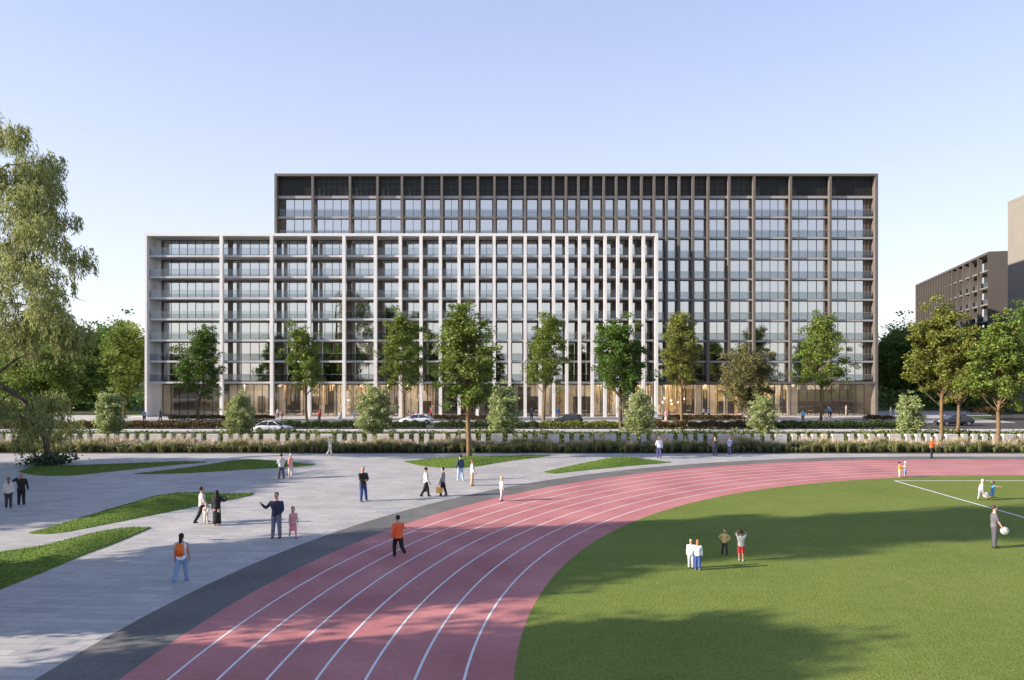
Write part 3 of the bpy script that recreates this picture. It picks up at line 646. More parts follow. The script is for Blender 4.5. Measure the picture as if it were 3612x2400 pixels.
# drooping tree at the left edge
def drooping():
    rng = np.random.default_rng(21); p = gp(168, 1640); root = empty('drooping_tree', (p.x, p.y, .1)); s = p.y / F
    tb = MB(); q = lambda x, y, dy=0: Vector(((x - 168) * s, dy, (1640 - y) * s))
    tb.tube([q(168,1648), q(168,1600), q(160,1545), q(135,1485), q(85,1420), q(40,1385), q(-30,1350), q(-110,1280,1), q(-150,1150,1.5), q(-160,950,1.5), q(-150,700,1.5), q(-140,520,1.5)], [.36,.25,.22,.20,.19,.19,.22,.3,.36,.3,.2,.08], 10)
    limbs = [(-150,1150,170,1090,0), (-155,1060,225,1095,-2), (-150,980,60,870,2), (20,870,190,830,2), (-150,900,80,780,-2), (-160,700,120,560,1), (-150,600,60,470,-1), (-160,820,170,700,-2), (-120,1250,120,1200,-2), (-60,1330,150,1270,2), (100,1430,30,1440,-2), (140,1500,200,1420,2), (120,1460,100,1380,-1), (150,1540,60,1480,-2), (-150,520,20,420,0), (-150,1100,200,960,3), (-150,1000,250,1060,2),(-150,760,200,780,3),(-150,1200,240,1180,1)]
    for a, b, c, d, y in limbs:
        A, B = q(a, b, 1.5 if a < -50 else 0), q(c, d, y); M = A.lerp(B, .5) + Vector((0, 0, .8 + .5 * rng.random())); tb.tube([A, A.lerp(M, .6) + Vector((0, 0, .2)), M, M.lerp(B, .6), B], [.10, .08, .06, .035, .012], 6, cap=False)
    tb.build('trunk', MATS['bark_grey'], root, True)
    # clumps of hanging foliage: photo positions and radii
    cl = [(0,430,30),(-60,470,60),(60,480,38),(110,520,48),(150,570,42),(40,560,70),(90,640,70),(150,680,55),(-40,640,80),(20,760,90),(200,725,42),(235,770,36),(150,790,55),(100,850,50),(250,835,38),(275,885,32),(235,900,45),(260,930,38),(180,850,30),(-30,900,70),(20,1000,60),(90,1000,45),(-40,1050,60),(240,990,45),(280,1010,28),(150,1010,20),(220,1050,45),(280,1045,28),(200,1120,60),(270,1100,38),(120,1130,60),(40,1160,70),(-40,1200,80),(250,1180,45),(180,1210,55),(60,1440,35),(130,1430,40),(190,1430,42),(215,1480,34),(150,1500,50),(90,1510,45),(40,1520,40),(190,1540,38),(130,1560,35),(70,1555,30),(215,1510,25),(180,960,25),(60,930,35),(0,1120,60),(-50,780,80),(-60,560,60),(70,700,60),(10,640,60),(130,740,50),(200,860,40),(60,1080,50),(150,1150,60),(220,1180,50),(70,950,40),(10,860,60),(20,500,50),(100,600,50),(160,620,36),(0,1450,50),(100,1470,40)]
    V = []; S = []
    for (x, y, r) in cl:
        if x > 150: x = 150 + (x - 150) * .74
        dpt = rng.uniform(-3.5, 3.5); N = int((r * s) ** 2 * 760)
        c = np.array(tuple(q(x, y, dpt))); rad = r * s
        nt = max(6, N // 22); d = rng.normal(size=(nt, 3)); d /= np.linalg.norm(d, axis=1, keepdims=True); tip = c + d * rad * (rng.random((nt, 1)) ** .4) * np.array([1.05, 1.3, .9])
        ln = rng.uniform(.6, 1.7, nt); i = rng.integers(0, nt, N); u = rng.random(N)
        out = np.sign(d[i, 0]) * .25 * u ** .6
        P = tip[i] + np.c_[out + rng.normal(0, .07, N), rng.normal(0, .12, N), -ln[i] * u ** 1.1 + .5]
        dr = np.c_[rng.normal(.12, .35, N), rng.normal(0, .35, N), -np.abs(rng.normal(.9, .3, N))]; dr /= np.linalg.norm(dr, axis=1, keepdims=True)
        sd = np.cross(dr, rng.normal(size=(N, 3))); sd /= np.linalg.norm(sd, axis=1, keepdims=True); L = rng.uniform(.22, .45, N)[:, None]
        V.append(np.stack([P, P + dr * L * .45 + sd * .038, P + dr * L, P + dr * L * .45 - sd * .038], 1))
    quads(np.concatenate(V), 'crown', MATS['leaf_willow'], root)
    V = rng.normal(size=(900, 3)) * np.array([.9, .7, .22]) + np.array([0, 0, .35]); V[:, 2] = np.abs(V[:, 2]); o = quads(leaf_quads(V, .3, rng), 'ground_shoots', MATS['leaf_blue'], root)
    tag(root, 'huge tree with fine drooping foliage filling the left edge, curved trunk on the mound', 'tree')
drooping()
# pale rounded shrubs
mn = [make_tree('flowering_shrub', 5.6, 1.36, .35, 90 + i, 'leaf_pale', n=15000, size=.19, trunk_r=.06, fork=.4, stems=3, shape='column', clumps=60, loose=1.15, bark='bark') for i in range(3)]
sh = [(387,1562,1392,'darker shaded shrub below the leftmost broad tree'),(845,1560,1395,'pale green shrub hiding the rear of the white car on the near road'),(1320,1566,1372,'pale shrub between the slim tree and the forked tree'),(1775,1560,1368,'pale shrub right of the tallest tree'),(2255,1560,1388,'pale shrub beside the leaning brown trunk'),(2690,1552,1402,'pale shrub in front of the brownish spreading tree'),(3210,1552,1400,'pale shrub left of the man in orange shirt')]
for i, (x, y, yt, lb) in enumerate(sh):
    o = mn[i] if i < 3 else copy_tree(mn[i % 3]); p = gp(x, y); k = (y - yt) * p.y / F / 5.6; o.location = (p.x, p.y, 0); o.scale = (k * 1.08, k * 1.08, k); o.rotation_euler = (0, 0, i * 1.9)
    tag(o, lb, 'shrub', 'pale shrubs along the planting strip')
leafmat('leaf_shade', (.09, .14, .06), .5); ob = mn[0].children[1]; ob.data.materials[0] = MATS['leaf_shade']  # first shrub's shaded look is put into this darker leaf colour
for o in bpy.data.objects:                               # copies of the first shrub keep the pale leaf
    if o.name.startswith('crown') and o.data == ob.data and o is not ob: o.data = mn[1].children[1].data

# planting bands (stuff) : leaf clumps in rows, and hedges (things)
def leaf_band(name, x0, x1, y0, y1, h, dens, m, size, seed, lumps=1.2, hv=.5, flowers=0, gaps=None):
    rng = np.random.default_rng(seed); N = int((x1 - x0) * (y1 - y0) * dens); x = rng.uniform(x0, x1, N); y = rng.uniform(y0, y1, N)
    f = (np.sin(x * lumps + rng.uniform(0, 6)) * .35 + np.sin(x * lumps * 2.7 + y * 2) * .35 + np.sin(x * .31 * lumps + 2) * .5 + np.sin(x * 6.1 + y * 5) * .25)
    top = h * (1 + hv * f * .6); z = np.maximum(.04, top * rng.random(N) ** .5)
    o = quads(leaf_quads(np.c_[x, y, z], size, rng), name, MATS[m]); return o
def blades(name, x0, x1, y0, y1, h, N, m, seed, tuft=.28, w=.02, lean=.4):
    rng = np.random.default_rng(seed); nt = N // 34; tx = rng.uniform(x0, x1, nt); ty = rng.uniform(y0, y1, nt); th = h * rng.uniform(.65, 1.15, nt) * (1 + .22 * np.sin(tx * .9) + .15 * np.sin(tx * 2.3))
    i = rng.integers(0, nt, N); an = rng.random(N) * 2 * math.pi; r = tuft * rng.random(N) * .5; out = lean * rng.random(N) * th[i]
    P = np.c_[tx[i] + np.cos(an) * r, ty[i] + np.sin(an) * r, np.zeros(N)]; d = np.c_[np.cos(an), np.sin(an), np.zeros(N)]; sd = np.c_[-np.sin(an), np.cos(an), np.zeros(N)] * w
    hh = th[i] * rng.uniform(.7, 1, N); m1 = P + d * (out * .35)[:, None] + np.c_[0 * hh, 0 * hh, hh * .65]; t = P + d * out[:, None] + np.c_[0 * hh, 0 * hh, hh]
    return quads(np.stack([P - sd, m1 - sd * .8, t, m1 + sd * .8], 1), name, MATS[m]), t, d
yg0, yg1 = gY(1597), 72.6
o, _, _ = blades('ornamental_grass', -62, 62, yg0, yg1, .85, 110000, 'grass_blade', 1, w=.03); tag(o, None, None, None, 'stuff')
o['label'] = 'band of tall ornamental grass along the far edge of the plaza'; o['category'] = 'ornamental grass'
o, tips, d = blades('grass_plumes', -62, 62, yg0 + 1.5, yg1, 1.15, 26000, 'seed_head', 2, w=.024, lean=.6, tuft=.5); tag(o, 'pale feathery seed heads over the ornamental grass', 'grass plumes', None, 'stuff')
o = leaf_band('low_planting', -62, 62, yg0 + .1, yg1 - .8, .5, 60, 'leaf_hedge', .2, 3); tag(o, 'dark leafy ground cover among the ornamental grass', 'ground cover', None, 'stuff')
o = leaf_band('flower_bed', -75, 75, 74.2, 86.6, .5, 26, 'leaf_hedge', .26, 4, .8, .9); tag(o, 'low dark green planting between the concrete blocks and the road', 'planting bed', None, 'stuff')
o = leaf_band('flower_bed', -75, 75, 75, 86.3, .68, 7, 'leaf_olive', .24, 5, .8, 1.0); tag(o, 'light green leafy planting between the concrete blocks and the road', 'planting bed', None, 'stuff')
o = leaf_band('flower_bed', -75, 75, 73.6, 76.5, .95, 9, 'leaf_green', .24, 15, 1.1, 1.2); tag(o, 'taller leafy clumps rising behind the concrete blocks', 'planting bed', None, 'stuff')
o = leaf_band('white_flowers', -75, 75, 76, 86, .8, 1.3, 'flower', .13, 6, .8, 1.0); tag(o, 'small white flowers scattered over the planting bed', 'flowers', None, 'stuff')
for a_, b_ in ((-165, -62), (63, 190)):
    o = leaf_band('undergrowth', a_, b_, 137, 142, 3.2, 9, 'leaf_dark', .8, 12, .5, .8); tag(o, 'dark undergrowth below the woodland trees', 'undergrowth', None, 'stuff')
def hedge(x0, x1, y0, y1, h, m, lb, grp, seed, dens=150, size=.2):
    rng = np.random.default_rng(seed); N = int((x1 - x0) * (y1 - y0 + 2 * h) * dens); x = rng.uniform(x0, x1, N); y = rng.uniform(y0, y1, N)
    rim = np.minimum(np.minimum(x - x0, x1 - x), np.minimum(y - y0, y1 - y)); top = h * (.72 + .28 * np.clip(rim / .5, 0, 1)) * (1 + .1 * np.sin(x * 1.7 + seed) + .06 * np.sin(x * 5.3))
    z = np.maximum(.05, top * (1 - (1 - rng.random(N) ** .4) * 1.0)); P = np.c_[x - (x0 + x1) / 2, y - (y0 + y1) / 2, z]
    o = quads(leaf_quads(P, size, rng), 'hedge', MATS[m]); o.location = ((x0 + x1) / 2, (y0 + y1) / 2, .0 if y1 < 105 else .12); tag(o, lb, 'hedge', grp); return o
gr = 'hedges in the road median'
Ym0, Ym1 = 94.3, 96.9
for a, b, m, lb in ((-140, 395, 'leaf_brown', 'brown hedge of the median below the leftmost broad tree'), (400, 800, 'leaf_brown', 'rust brown median hedge left of the near white car'), (800, 1270, 'leaf_hedge', 'dark green median hedge above the near white car'), (1275, 1500, 'leaf_hedge', 'short green median hedge below the far white car'), (1530, 1900, 'leaf_hedge', 'green median hedge behind the tallest tree trunk'), (1905, 2240, 'leaf_olive', 'mixed green median hedge below the dark grey car'), (2245, 2700, 'leaf_brown', 'brownish median hedge below the olive street tree'), (2705, 3250, 'leaf_hedge', 'dark green median hedge in front of the right end of the building')):
    hedge(sx(a, 95.5), sx(b, 95.5), Ym0, Ym1, 1.0, m, lb, gr, int(a) + 200)
gr = 'low brown hedges on the sidewalk'
for a, b, lb in ((600, 968, 'low brown hedge on the sidewalk at the left end of the building'), (1522, 1745, 'low brown hedge on the sidewalk right of the far white car'), (2340, 2625, 'low brown hedge on the sidewalk behind the olive street tree'), (3050, 3150, 'short brown hedge at the right corner of the building')):
    hedge(sx(a, 111), sx(b, 111), 110, 112, .75, 'leaf_brown', lb, gr, int(a))
hedge(sx(3410, 128), sx(3515, 128), 126, 128.5, 1.3, 'leaf_brown', 'brown hedge beside the side street on the right', None, 5)
for i, (x, y, w_, d_) in enumerate(((590, 1489, 40, 5), (1035, 1484, 45, 4), (2300, 1484, 40, 4), (3020, 1484, 45, 4), (470, 1468, 60, 6))):
    p = gp(x, y); b = MB(); b.loft([((0, 0, .0), (w_ * p.y / F, 0, 0), (0, 1.1, 0)), ((0, 0, .05), (w_ * p.y / F * .98, 0, 0), (0, 1.05, 0))]); o = b.build('lawn_patch', MATS['lawn'], None, False, (p.x, p.y, .121)); struct(o)

# concrete blocks along the planting strip: one wide, four narrow
def block(wd, bump):
    b = MB(); h = 1.3; c = .025; w2 = wd / 2
    b.box(-w2, w2, 0, .42, 0, h - c); b.loft([((0, .21, h - c), (1, 0, 0), (0, 1, 0))] * 0) if 0 else None
    b.add([(-w2, 0, h-c), (w2, 0, h-c), (w2, .42, h-c), (-w2, .42, h-c), (-w2+c, c, h), (w2-c, c, h), (w2-c, .42-c, h), (-w2+c, .42-c, h)], [(4,5,6,7), (0,1,5,4), (1,2,6,5), (2,3,7,6), (3,0,4,7)])
    return b.build('concrete_block', MATS['concrete'])
px = sx(491 + 2.9 - 200.8 * 3 + 0, 72.8); s_ = 72.8 / F; wide = block(40 * s_, 1); nar = block(16.5 * s_, 0); u1 = u2 = True
x0 = 527.2 - 200.8 * 4
while x0 < 3750:
    for k, (off, wdt) in enumerate(((0, 40), (59, 16.5), (94.5, 16.5), (129.5, 16.5), (165.3, 16.5))):
        cx = x0 + off + wdt / 2
        if cx < -60 or cx > 3680: continue
        src = wide if k == 0 else nar
        if k == 0: o = src if u1 else src.copy(); first = u1; u1 = False
        else: o = src if u2 else src.copy(); first = u2; u2 = False
        if not first: C.objects.link(o)
        o.location = (sx(cx, 72.8), 72.8, 0)
        tag(o, 'wide low concrete block, one of the broad ones standing in the planting strip' if k == 0 else 'narrow low concrete block, one of the slim ones standing in the planting strip', 'concrete block', 'wide concrete blocks' if k == 0 else 'narrow concrete blocks')
    x0 += 200.8
# ------------------------------------------------------------------ people
PM = {}
def cm(col, rough=.8):
    k = tuple(round(c, 3) for c in col)
    if k not in PM: PM[k] = mat('cloth_%d' % len(PM), col, rough, var=.12, scale=6, bump=.2, bscale=30)
    return PM[k]
SKIN = {'l': mat('skin_light', (.55, .33, .24), .55, spec=.3), 'm': mat('skin_mid', (.40, .22, .15), .55, spec=.3), 'd': mat('skin_dark', (.16, .08, .05), .5, spec=.3)}
mat('eye', (.02, .015, .015), .3); mat('lips', (.35, .12, .10), .5)
WHITE, BLACK, NAVY, JEANS, GREY = (.54, .53, .52), (.012, .012, .015), (.02, .025, .07), (.13, .19, .34), (.12, .12, .14)
def dirv(s, pitch, abd):
    p, a = R(pitch), R(abd); return Vector((s * math.sin(a), math.sin(p) * math.cos(a), -math.cos(p) * math.cos(a)))
fix = []                                               # meshes to fuse with a voxel remesh at the end
def limb(mb, pts, rad, seg=10):
    P = []; Q = []
    for i in range(len(pts) - 1):
        for k in range(4): P.append(Vector(pts[i]).lerp(Vector(pts[i+1]), k / 4)); Q.append(rad[i] + (rad[i+1] - rad[i]) * k / 4)
    P.append(Vector(pts[-1])); Q.append(rad[-1]); n = len(P); S = [P[0]] + [(P[i-1] + P[i] * 2 + P[i+1]) / 4 for i in range(1, n-1)] + [P[-1]]
    mb.tube(S, Q, seg); mb.ball(P[0], Q[0]); mb.ball(P[-1], Q[-1])
def person(px, py, ptop, head, label, top=WHITE, bottom=GREY, shoes=BLACK, skin='l', hair=BLACK, hairlen='short', sleeves='long', legs='pants',
           L=(5, 8, 8, 4), Rr=(5, 8, 8, 4), LL=(4, 2, 0), RL=(-4, 2, 0), lean=0, child=False, build=1., extra=None, cat='person', hpitch=0, x3=None, seat=None, small=False, group=None):
    """px, py: feet in the photo; ptop: top of the head; head: 0 = walks away from the camera, 90 = faces left; arms (upper pitch, upper abduction, fore pitch, fore abduction), legs (thigh pitch, abduction, shin pitch)"""
    build *= 1.12
    g0 = gp(px, py, .12 if py < 1500 else 0); Hh = (py - ptop) * g0.y / F; k = Hh / 1.76
    root = empty('person', g0, R(head) - math.atan((px - CX) / F)); hs = 1.28 if child else 1.0
    hip = Vector((0, 0, .93)); ln = R(lean); up = Vector((0, math.sin(ln), math.cos(ln)))
    if child: up_l = .48
    neck = hip + up * .55; sh = {s: neck - up * .095 + Vector((s * .168 * build, 0, 0)) for s in (-1, 1)}
    hc = neck + up * (.17 if not child else .19) + Vector((0, .015, 0))
    el, wr, hd = {}, {}, {}
    for s, A in ((-1, L), (1, Rr)):
        d1, d2 = dirv(s, A[0], A[1]), dirv(s, A[2], A[3]); el[s] = sh[s] + d1 * .29; wr[s] = el[s] + d2 * .26; hd[s] = d2
    hj, kn, an = {}, {}, {}
    for s, G in ((-1, LL), (1, RL)):
        hj[s] = hip + Vector((s * .095, 0, -.04)); kn[s] = hj[s] + dirv(s, G[0], G[1]) * .43; an[s] = kn[s] + dirv(s, G[2], G[1]) * .40
    dz = -min(an[-1].z, an[1].z) + .07
    sc = Hh / (hc.z + .13 * hs + dz)
    root.scale = (sc, sc, sc); O = Vector((0, 0, dz))
    M = SKIN[skin]
    # body: torso, neck, head with face, arms, hands and legs in one continuous skin
    b = MB(); X = Vector((1, 0, 0)); Yv = up.cross(X) * -1
    b.loft([(hip + O - up * .08, X * .13, Yv * .09), (hip + O, X * .15, Yv * .10), (hip + O + up * .16, X * .125, Yv * .085), (hip + O + up * .36, X * .155 * build, Yv * .105), (hip + O + up * .47, X * .165 * build, Yv * .085), (neck + O, X * .06, Yv * .06)])
    b.tube([neck + O - up * .03, hc + O - up * .02], [.066, .06], 10)
    hr = Matrix.Rotation(-R(hpitch), 3, 'X')
    h_ = lambda x, y, z: hc + O + hr @ Vector((x, y, z)) * hs
    b.ball(hc + O, (.085 * hs, .10 * hs, .12 * hs), rot=hr, seg=14, rings=10); b.ball(h_(0, .018, -.055), (.055 * hs, .065 * hs, .055 * hs)); b.ball(h_(0, .102, -.012), (.012 * hs, .018 * hs, .024 * hs))
    for s in (-1, 1): b.ball(h_(s * .079, -.005, -.01), (.012 * hs, .022 * hs, .032 * hs))
    for s in (-1, 1):
        limb(b, [sh[s] + O, el[s] + O, wr[s] + O], [.054, .043, .031]); limb(b, [hj[s] + O, kn[s] + O, an[s] + O], [.09, .064, .046])
        d = hd[s]; sd = Vector((1, 0, 0)) if abs(d.x) < .8 else Vector((0, 0, 1)); sd = (sd - d * sd.dot(d)).normalized(); nn = d.cross(sd)
        # palm: broad across the front-back axis
        b.loft([(wr[s] + O, nn * .027, sd * .02), (wr[s] + O + d * .05, nn * .040, sd * .015), (wr[s] + O + d * .09, nn * .040, sd * .013)])
        b.ball(an[s] + O + Vector((0, .04, -.035)), (.04, .11, .035))
    body = b.build('body', M, root, True); fix.append((body, .02 if not small else .028))
    fb = MB()
    for s in (-1, 1):
        d = hd[s]; sd = Vector((1, 0, 0)) if abs(d.x) < .8 else Vector((0, 0, 1)); sd = (sd - d * sd.dot(d)).normalized(); nn = d.cross(sd)
        for q, (off, l_) in enumerate(((-.030, .062), (-.010, .074), (.010, .070), (.030, .054))):
            a = wr[s] + O + d * .085 + nn * off; c1 = a + d * l_ * .5 - sd * s * .006; c2 = a + d * l_ * .93 - sd * s * .026; fb.tube([a, c1, c2], [.0095, .009, .007], 6)
        a = wr[s] + O + d * .035 - nn * .032; fb.tube([a, a + (d * .6 - nn * .8).normalized() * .035, a + (d * .8 - nn * .45).normalized() * .062], [.012, .010, .008], 6)
    fb.v and fix.append((body, fb, M))
    eb = MB()
    for s in (-1, 1): eb.ball(h_(s * .03, .082, .012), .012 * hs, 0, 6, 4)
    eb.ball(h_(0, .088, -.052), (.024 * hs, .008 * hs, .007 * hs), 1, 6, 4); eb.build('face', [MATS['eye'], MATS['lips']], root)
    # hair or headwear
    if hairlen != 'none':
        hb = MB(); hb.ball(h_(0, -.030, .034), (.094 * hs, .098 * hs, .106 * hs), rot=hr, seg=14, rings=9)
        if hairlen == 'long': hb.loft([(h_(0, -.06, .05), X * .08, Yv * .05), (h_(0, -.075, -.08), X * .085, Yv * .045), (h_(0, -.08, -.2), X * .07, Yv * .035), (h_(0, -.07, -.27), X * .03, Yv * .02)])
        if hairlen == 'bun': hb.ball(h_(0, -.11, .03), .045)
        if hairlen == 'pony': hb.tube([h_(0, -.09, .03), h_(0, -.14, -.05), h_(0, -.13, -.2), h_(0, -.13, -.3)], [.045, .055, .05, .02], 8)
        if hairlen == 'scarf': hb.loft([(h_(0, 0, .09), X * .07, Yv * .08), (h_(0, -.02, -.02), X * .098, Yv * .1), (h_(0, -.01, -.14), X * .11, Yv * .1), (h_(0, -.01, -.24), X * .18, Yv * .12), (h_(0, -.02, -.3), X * .16, Yv * .11)])
        o = hb.build('hair' if hairlen != 'scarf' else 'headscarf', cm(hair), root, True)
        if hairlen == 'short':                           # trimmed above the face
            pass
    # top
    g = 1.0; tb = MB(); e = .018
    tb.loft([(hip + O - up * .10, X * .195, Yv * .15), (hip + O - up * .02, X * (.195), Yv * .15), (hip + O + up * .14, X * .178, Yv * .135), (hip + O + up * .34, X * (.20 * build), Yv * .15), (hip + O + up * .46, X * (.20 * build), Yv * .12), (hip + O + up * .525, X * .10, Yv * .075)])
    for s in (-1, 1):
        pass
        if sleeves == 'long': limb(tb, [sh[s] + O, el[s] + O, wr[s] + O - hd[s] * .01], [.070, .062, .05])
        elif sleeves == 'short': limb(tb, [sh[s] + O, sh[s].lerp(el[s], .72) + O], [.070, .066])
    o = tb.build('shirt' if legs != 'robe' else 'robe_top', cm(top), root, True); fix.append((o, .022 if not small else .03))
    # legs
    pb = MB()
    if legs in ('pants', 'shorts'):
        pb.loft([(hip + O - up * .16, X * .16, Yv * .12), (hip + O - up * .06, X * .185, Yv * .138), (hip + O + up * .03, X * .175, Yv * .13)])
        for s in (-1, 1):
            if legs == 'pants': limb(pb, [hj[s] + O - Vector((0, 0, .02)), kn[s] + O, an[s] + O + Vector((0, 0, .01))], [.112, .088, .072])
            else: limb(pb, [hj[s] + O - Vector((0, 0, .02)), hj[s].lerp(kn[s], .85) + O], [.115, .105])
        o = pb.build('trousers' if legs == 'pants' else 'shorts', cm(bottom), root, True); fix.append((o, .022 if not small else .03))
    else:
        zb = .10 if legs == 'robe' else .45; mid = (kn[-1] + kn[1]) / 2; lo = (an[-1] + an[1]) / 2; sp = abs(an[-1].y - an[1].y) / 2
        c2 = Vector((0, lo.y * (1 if legs == 'robe' else .4), zb))
        pb.loft([(hip + O + up * .12, X * .14, Yv * .11), (hip + O - up * .02, X * .18, Yv * .14), (Vector((0, mid.y * .6, .6)), X * .2, Vector((0, .17 + sp * .4, 0))), (c2.lerp(Vector((0, mid.y, .5)), .4), X * .21, Vector((0, .18 + sp * .6, 0))), (c2, X * .23, Vector((0, .18 + sp * .7, 0)))])
        o = pb.build('robe' if legs == 'robe' else 'skirt', cm(bottom), root, True)
    sb = MB()
    for s in (-1, 1):
        tilt = 0; a = an[s] + O; sb.loft([(a + Vector((0, -.07, -.035)), X * .03, Vector((0, .01, .03))), (a + Vector((0, -.02, -.03)), X * .043, Vector((0, 0, .042))), (a + Vector((0, .07, -.042)), X * .047, Vector((0, 0, .03))), (a + Vector((0, .15, -.052)), X * .036, Vector((0, 0, .02)))])
        sh_ = sb
    for s in (-1, 1):
        q = MB(); a = an[s] + O; q.loft([(a + Vector((0, -.075, -.03)), X * .028, Vector((0, 0, .035))), (a + Vector((0, -.02, -.025)), X * .046, Vector((0, 0, .046))), (a + Vector((0, .07, -.04)), X * .050, Vector((0, 0, .032))), (a + Vector((0, .155, -.05)), X * .036, Vector((0, 0, .02)))])
        q.build('shoe', cm(shoes), root, True)
    root['_s'] = sc
    if extra: extra(root, dict(hip=hip + O, neck=neck + O, wr={s: wr[s] + O for s in wr}, hd=hd, up=up, h=h_, sh={s: sh[s] + O for s in sh}), sc)
    del root['_s']; tag(root, label, cat, group); return root
def held(root, J, sc, s, mb, name, mats, label, cat, smooth=False, drop=(0, 0, -.08)):   # a thing held in a hand stays top-level
    w_ = Matrix.LocRotScale(root.location, root.rotation_euler.to_quaternion(), Vector((sc,) * 3)) @ (J['wr'][s] + J['hd'][s] * .11 + Vector(drop))
    o = mb.build(name, mats, None, smooth, w_); o.scale = (sc,) * 3; o.rotation_euler = root.rotation_euler; return tag(o, label, cat)
def bag(col, label, s=1, w=.10, d=.30, h=.28, cat='bag', name='handbag'):
    def f(root, J, sc):
        b = MB(); b.box(-w/2, w/2, -d/2, d/2, -h - .12, -.12); b.tube([(0, -d * .25, -.12), (0, -d * .22, 0.03), (0, d * .22, 0.03), (0, d * .25, -.12)], .012, 5); held(root, J, sc, s, b, name, cm(col), label, cat)
    return f
def backpack(root, J, sc):
    b = MB(); c = J['neck'] - J['up'] * .27 + Vector((0, -.19, 0)); X = Vector((1, 0, 0)); Y = Vector((0, 1, 0))
    b.loft([(c - J['up'] * .24, X * .11, Y * .05), (c - J['up'] * .2, X * .15, Y * .085), (c, X * .155, Y * .095), (c + J['up'] * .16, X * .14, Y * .08), (c + J['up'] * .235, X * .08, Y * .04)])
    w_ = Matrix.LocRotScale(root.location, root.rotation_euler.to_quaternion(), Vector((sc,) * 3))
    o = b.build('backpack', cm((.75, .16, .02)), None, True, w_ @ Vector((0, 0, 0))); o.scale = (sc,) * 3; o.rotation_euler = root.rotation_euler
    tag(o, 'bright orange backpack on the back of the dark haired woman', 'backpack')
    p = MB(); p.loft([(c + Vector((0, -.085, -.16)), X * .11, Y * .02), (c + Vector((0, -.095, -.05)), X * .115, Y * .02), (c + Vector((0, -.088, -.02)), X * .09, Y * .01)]); p.build('pocket', cm((.62, .11, .015)), o, True)
    for s in (-1, 1): q = MB(); q.tube([c + Vector((s * .12, .06, .2)), J['sh'][s] + Vector((-s * .07, 0, .07)), c + Vector((s * .13, .3, .05)), c + Vector((s * .14, .08, -.2))], .022, 6); q.build('strap', cm((.35, .55, .65)), o, True)
    l = MB(); X0 = c + Vector((0, -.1, .06)); l.add([tuple(X0 + Vector((-.02, 0, -.03))), tuple(X0 + Vector((.02, 0, -.03))), tuple(X0 + Vector((0, 0, .03)))], [(0, 1, 2)]); l.build('badge', cm(WHITE), o)
arms_crossed = dict(L=(25, 6, 85, -48), Rr=(25, 6, 80, -52))
person(640, 2052, 1881, -20, 'woman with dark ponytail, white tank top, jeans and blue shoes, walking away', top=(.8, .82, .85), bottom=(.22, .32, .5), shoes=(.05, .22, .65), skin='m', hair=(.012, .01, .01), hairlen='pony', sleeves='none', L=(6, 10, 10, 6), Rr=(-4, 12, 2, 8), LL=(-16, 3, -34), RL=(14, 2, 8), extra=backpack)
person(30, 1791, 1683, 0, 'woman with ponytail, beige top and dark trousers at the left edge, seen from behind', top=(.62, .58, .54), bottom=(.05, .045, .05), hair=(.25, .11, .05), hairlen='pony', LL=(5, 1, 0), RL=(-5, 1, -8))
person(75, 1781, 1667, -10, 'bald man in black suit raising a hand to his head, seen from behind', top=(.02, .02, .022), bottom=(.015, .015, .017), hairlen='none', skin='m', L=(60, 55, 150, -50), Rr=(-5, 14, 10, 8), build=1.1)
person(712, 1845, 1716, -80, 'man in white shirt and black trousers striding beside a small child', top=WHITE, bottom=BLACK, skin='m', L=(0, 5, 8, 3), Rr=(12, 5, 35, 3), LL=(22, 1, 12), RL=(-18, 1, -30), hpitch=-20)
person(727, 1848, 1774, 170, 'small child in pale clothes on a scooter between man and woman in abaya', top=(.7, .62, .55), bottom=(.75, .7, .66), shoes=WHITE, hair=(.3, .16, .07), child=True, L=(45, 4, 60, -10), Rr=(45, 4, 60, -10))
person(765, 1853, 1729, -15, 'woman in long black abaya and headscarf raising one hand', top=(.012, .012, .016), bottom=(.012, .012, .016), shoes=(.5, .3, .25), hair=(.012, .012, .016), hairlen='scarf', legs='robe', L=(4, 8, 10, 4), Rr=(35, 25, 120, 25))
person(975, 1897, 1737, 165, 'tall man in navy sweater and grey jeans waving with raised hand', top=(.035, .035, .075), bottom=(.16, .17, .24), hair=(.03, .015, .01), L=(10, 12, 40, -25), Rr=(20, 35, 145, 30), LL=(2, 3, 0), RL=(-3, 4, -2), build=1.12)
person(1034, 1897, 1787, 195, 'girl with long dark hair in a pink patterned dress walking', top=(.72, .30, .36), bottom=(.70, .22, .28), shoes=(.05, .05, .12), hair=(.04, .02, .015), hairlen='long', sleeves='none', legs='skirt', child=True, LL=(18, 2, 5), RL=(-16, 2, -35))
person(992, 1690, 1601, 15, 'man in white shirt and dark grey trousers, back turned, on the plaza', top=WHITE, bottom=(.09, .09, .1), shoes=(.2, .03, .02), L=(12, 10, 70, -35), Rr=(10, 10, 60, -30), LL=(2, 4, 0), RL=(-4, 5, -4), small=True)
person(1025, 1686, 1600, 60, 'person in pink shirt and pale trousers beside the white shirted man', top=(.72, .32, .30), bottom=(.62, .55, .54), shoes=WHITE, hair=WHITE, small=True)
person(1164, 1608, 1540, -75, 'person in white top and light trousers walking alone near the ornamental grass', top=WHITE, bottom=(.66, .58, .58), hair=(.3, .1, .08), LL=(16, 1, 8), RL=(-18, 1, -30), small=True)
person(1280, 1768, 1646, -150, 'bald man with crossed arms, black and brown sweater and blue jeans', top=(.02, .022, .022), bottom=(.03, .06, .17), hairlen='none', skin='m', LL=(0, 8, -2), RL=(10, 4, 2), build=1.08, **arms_crossed)
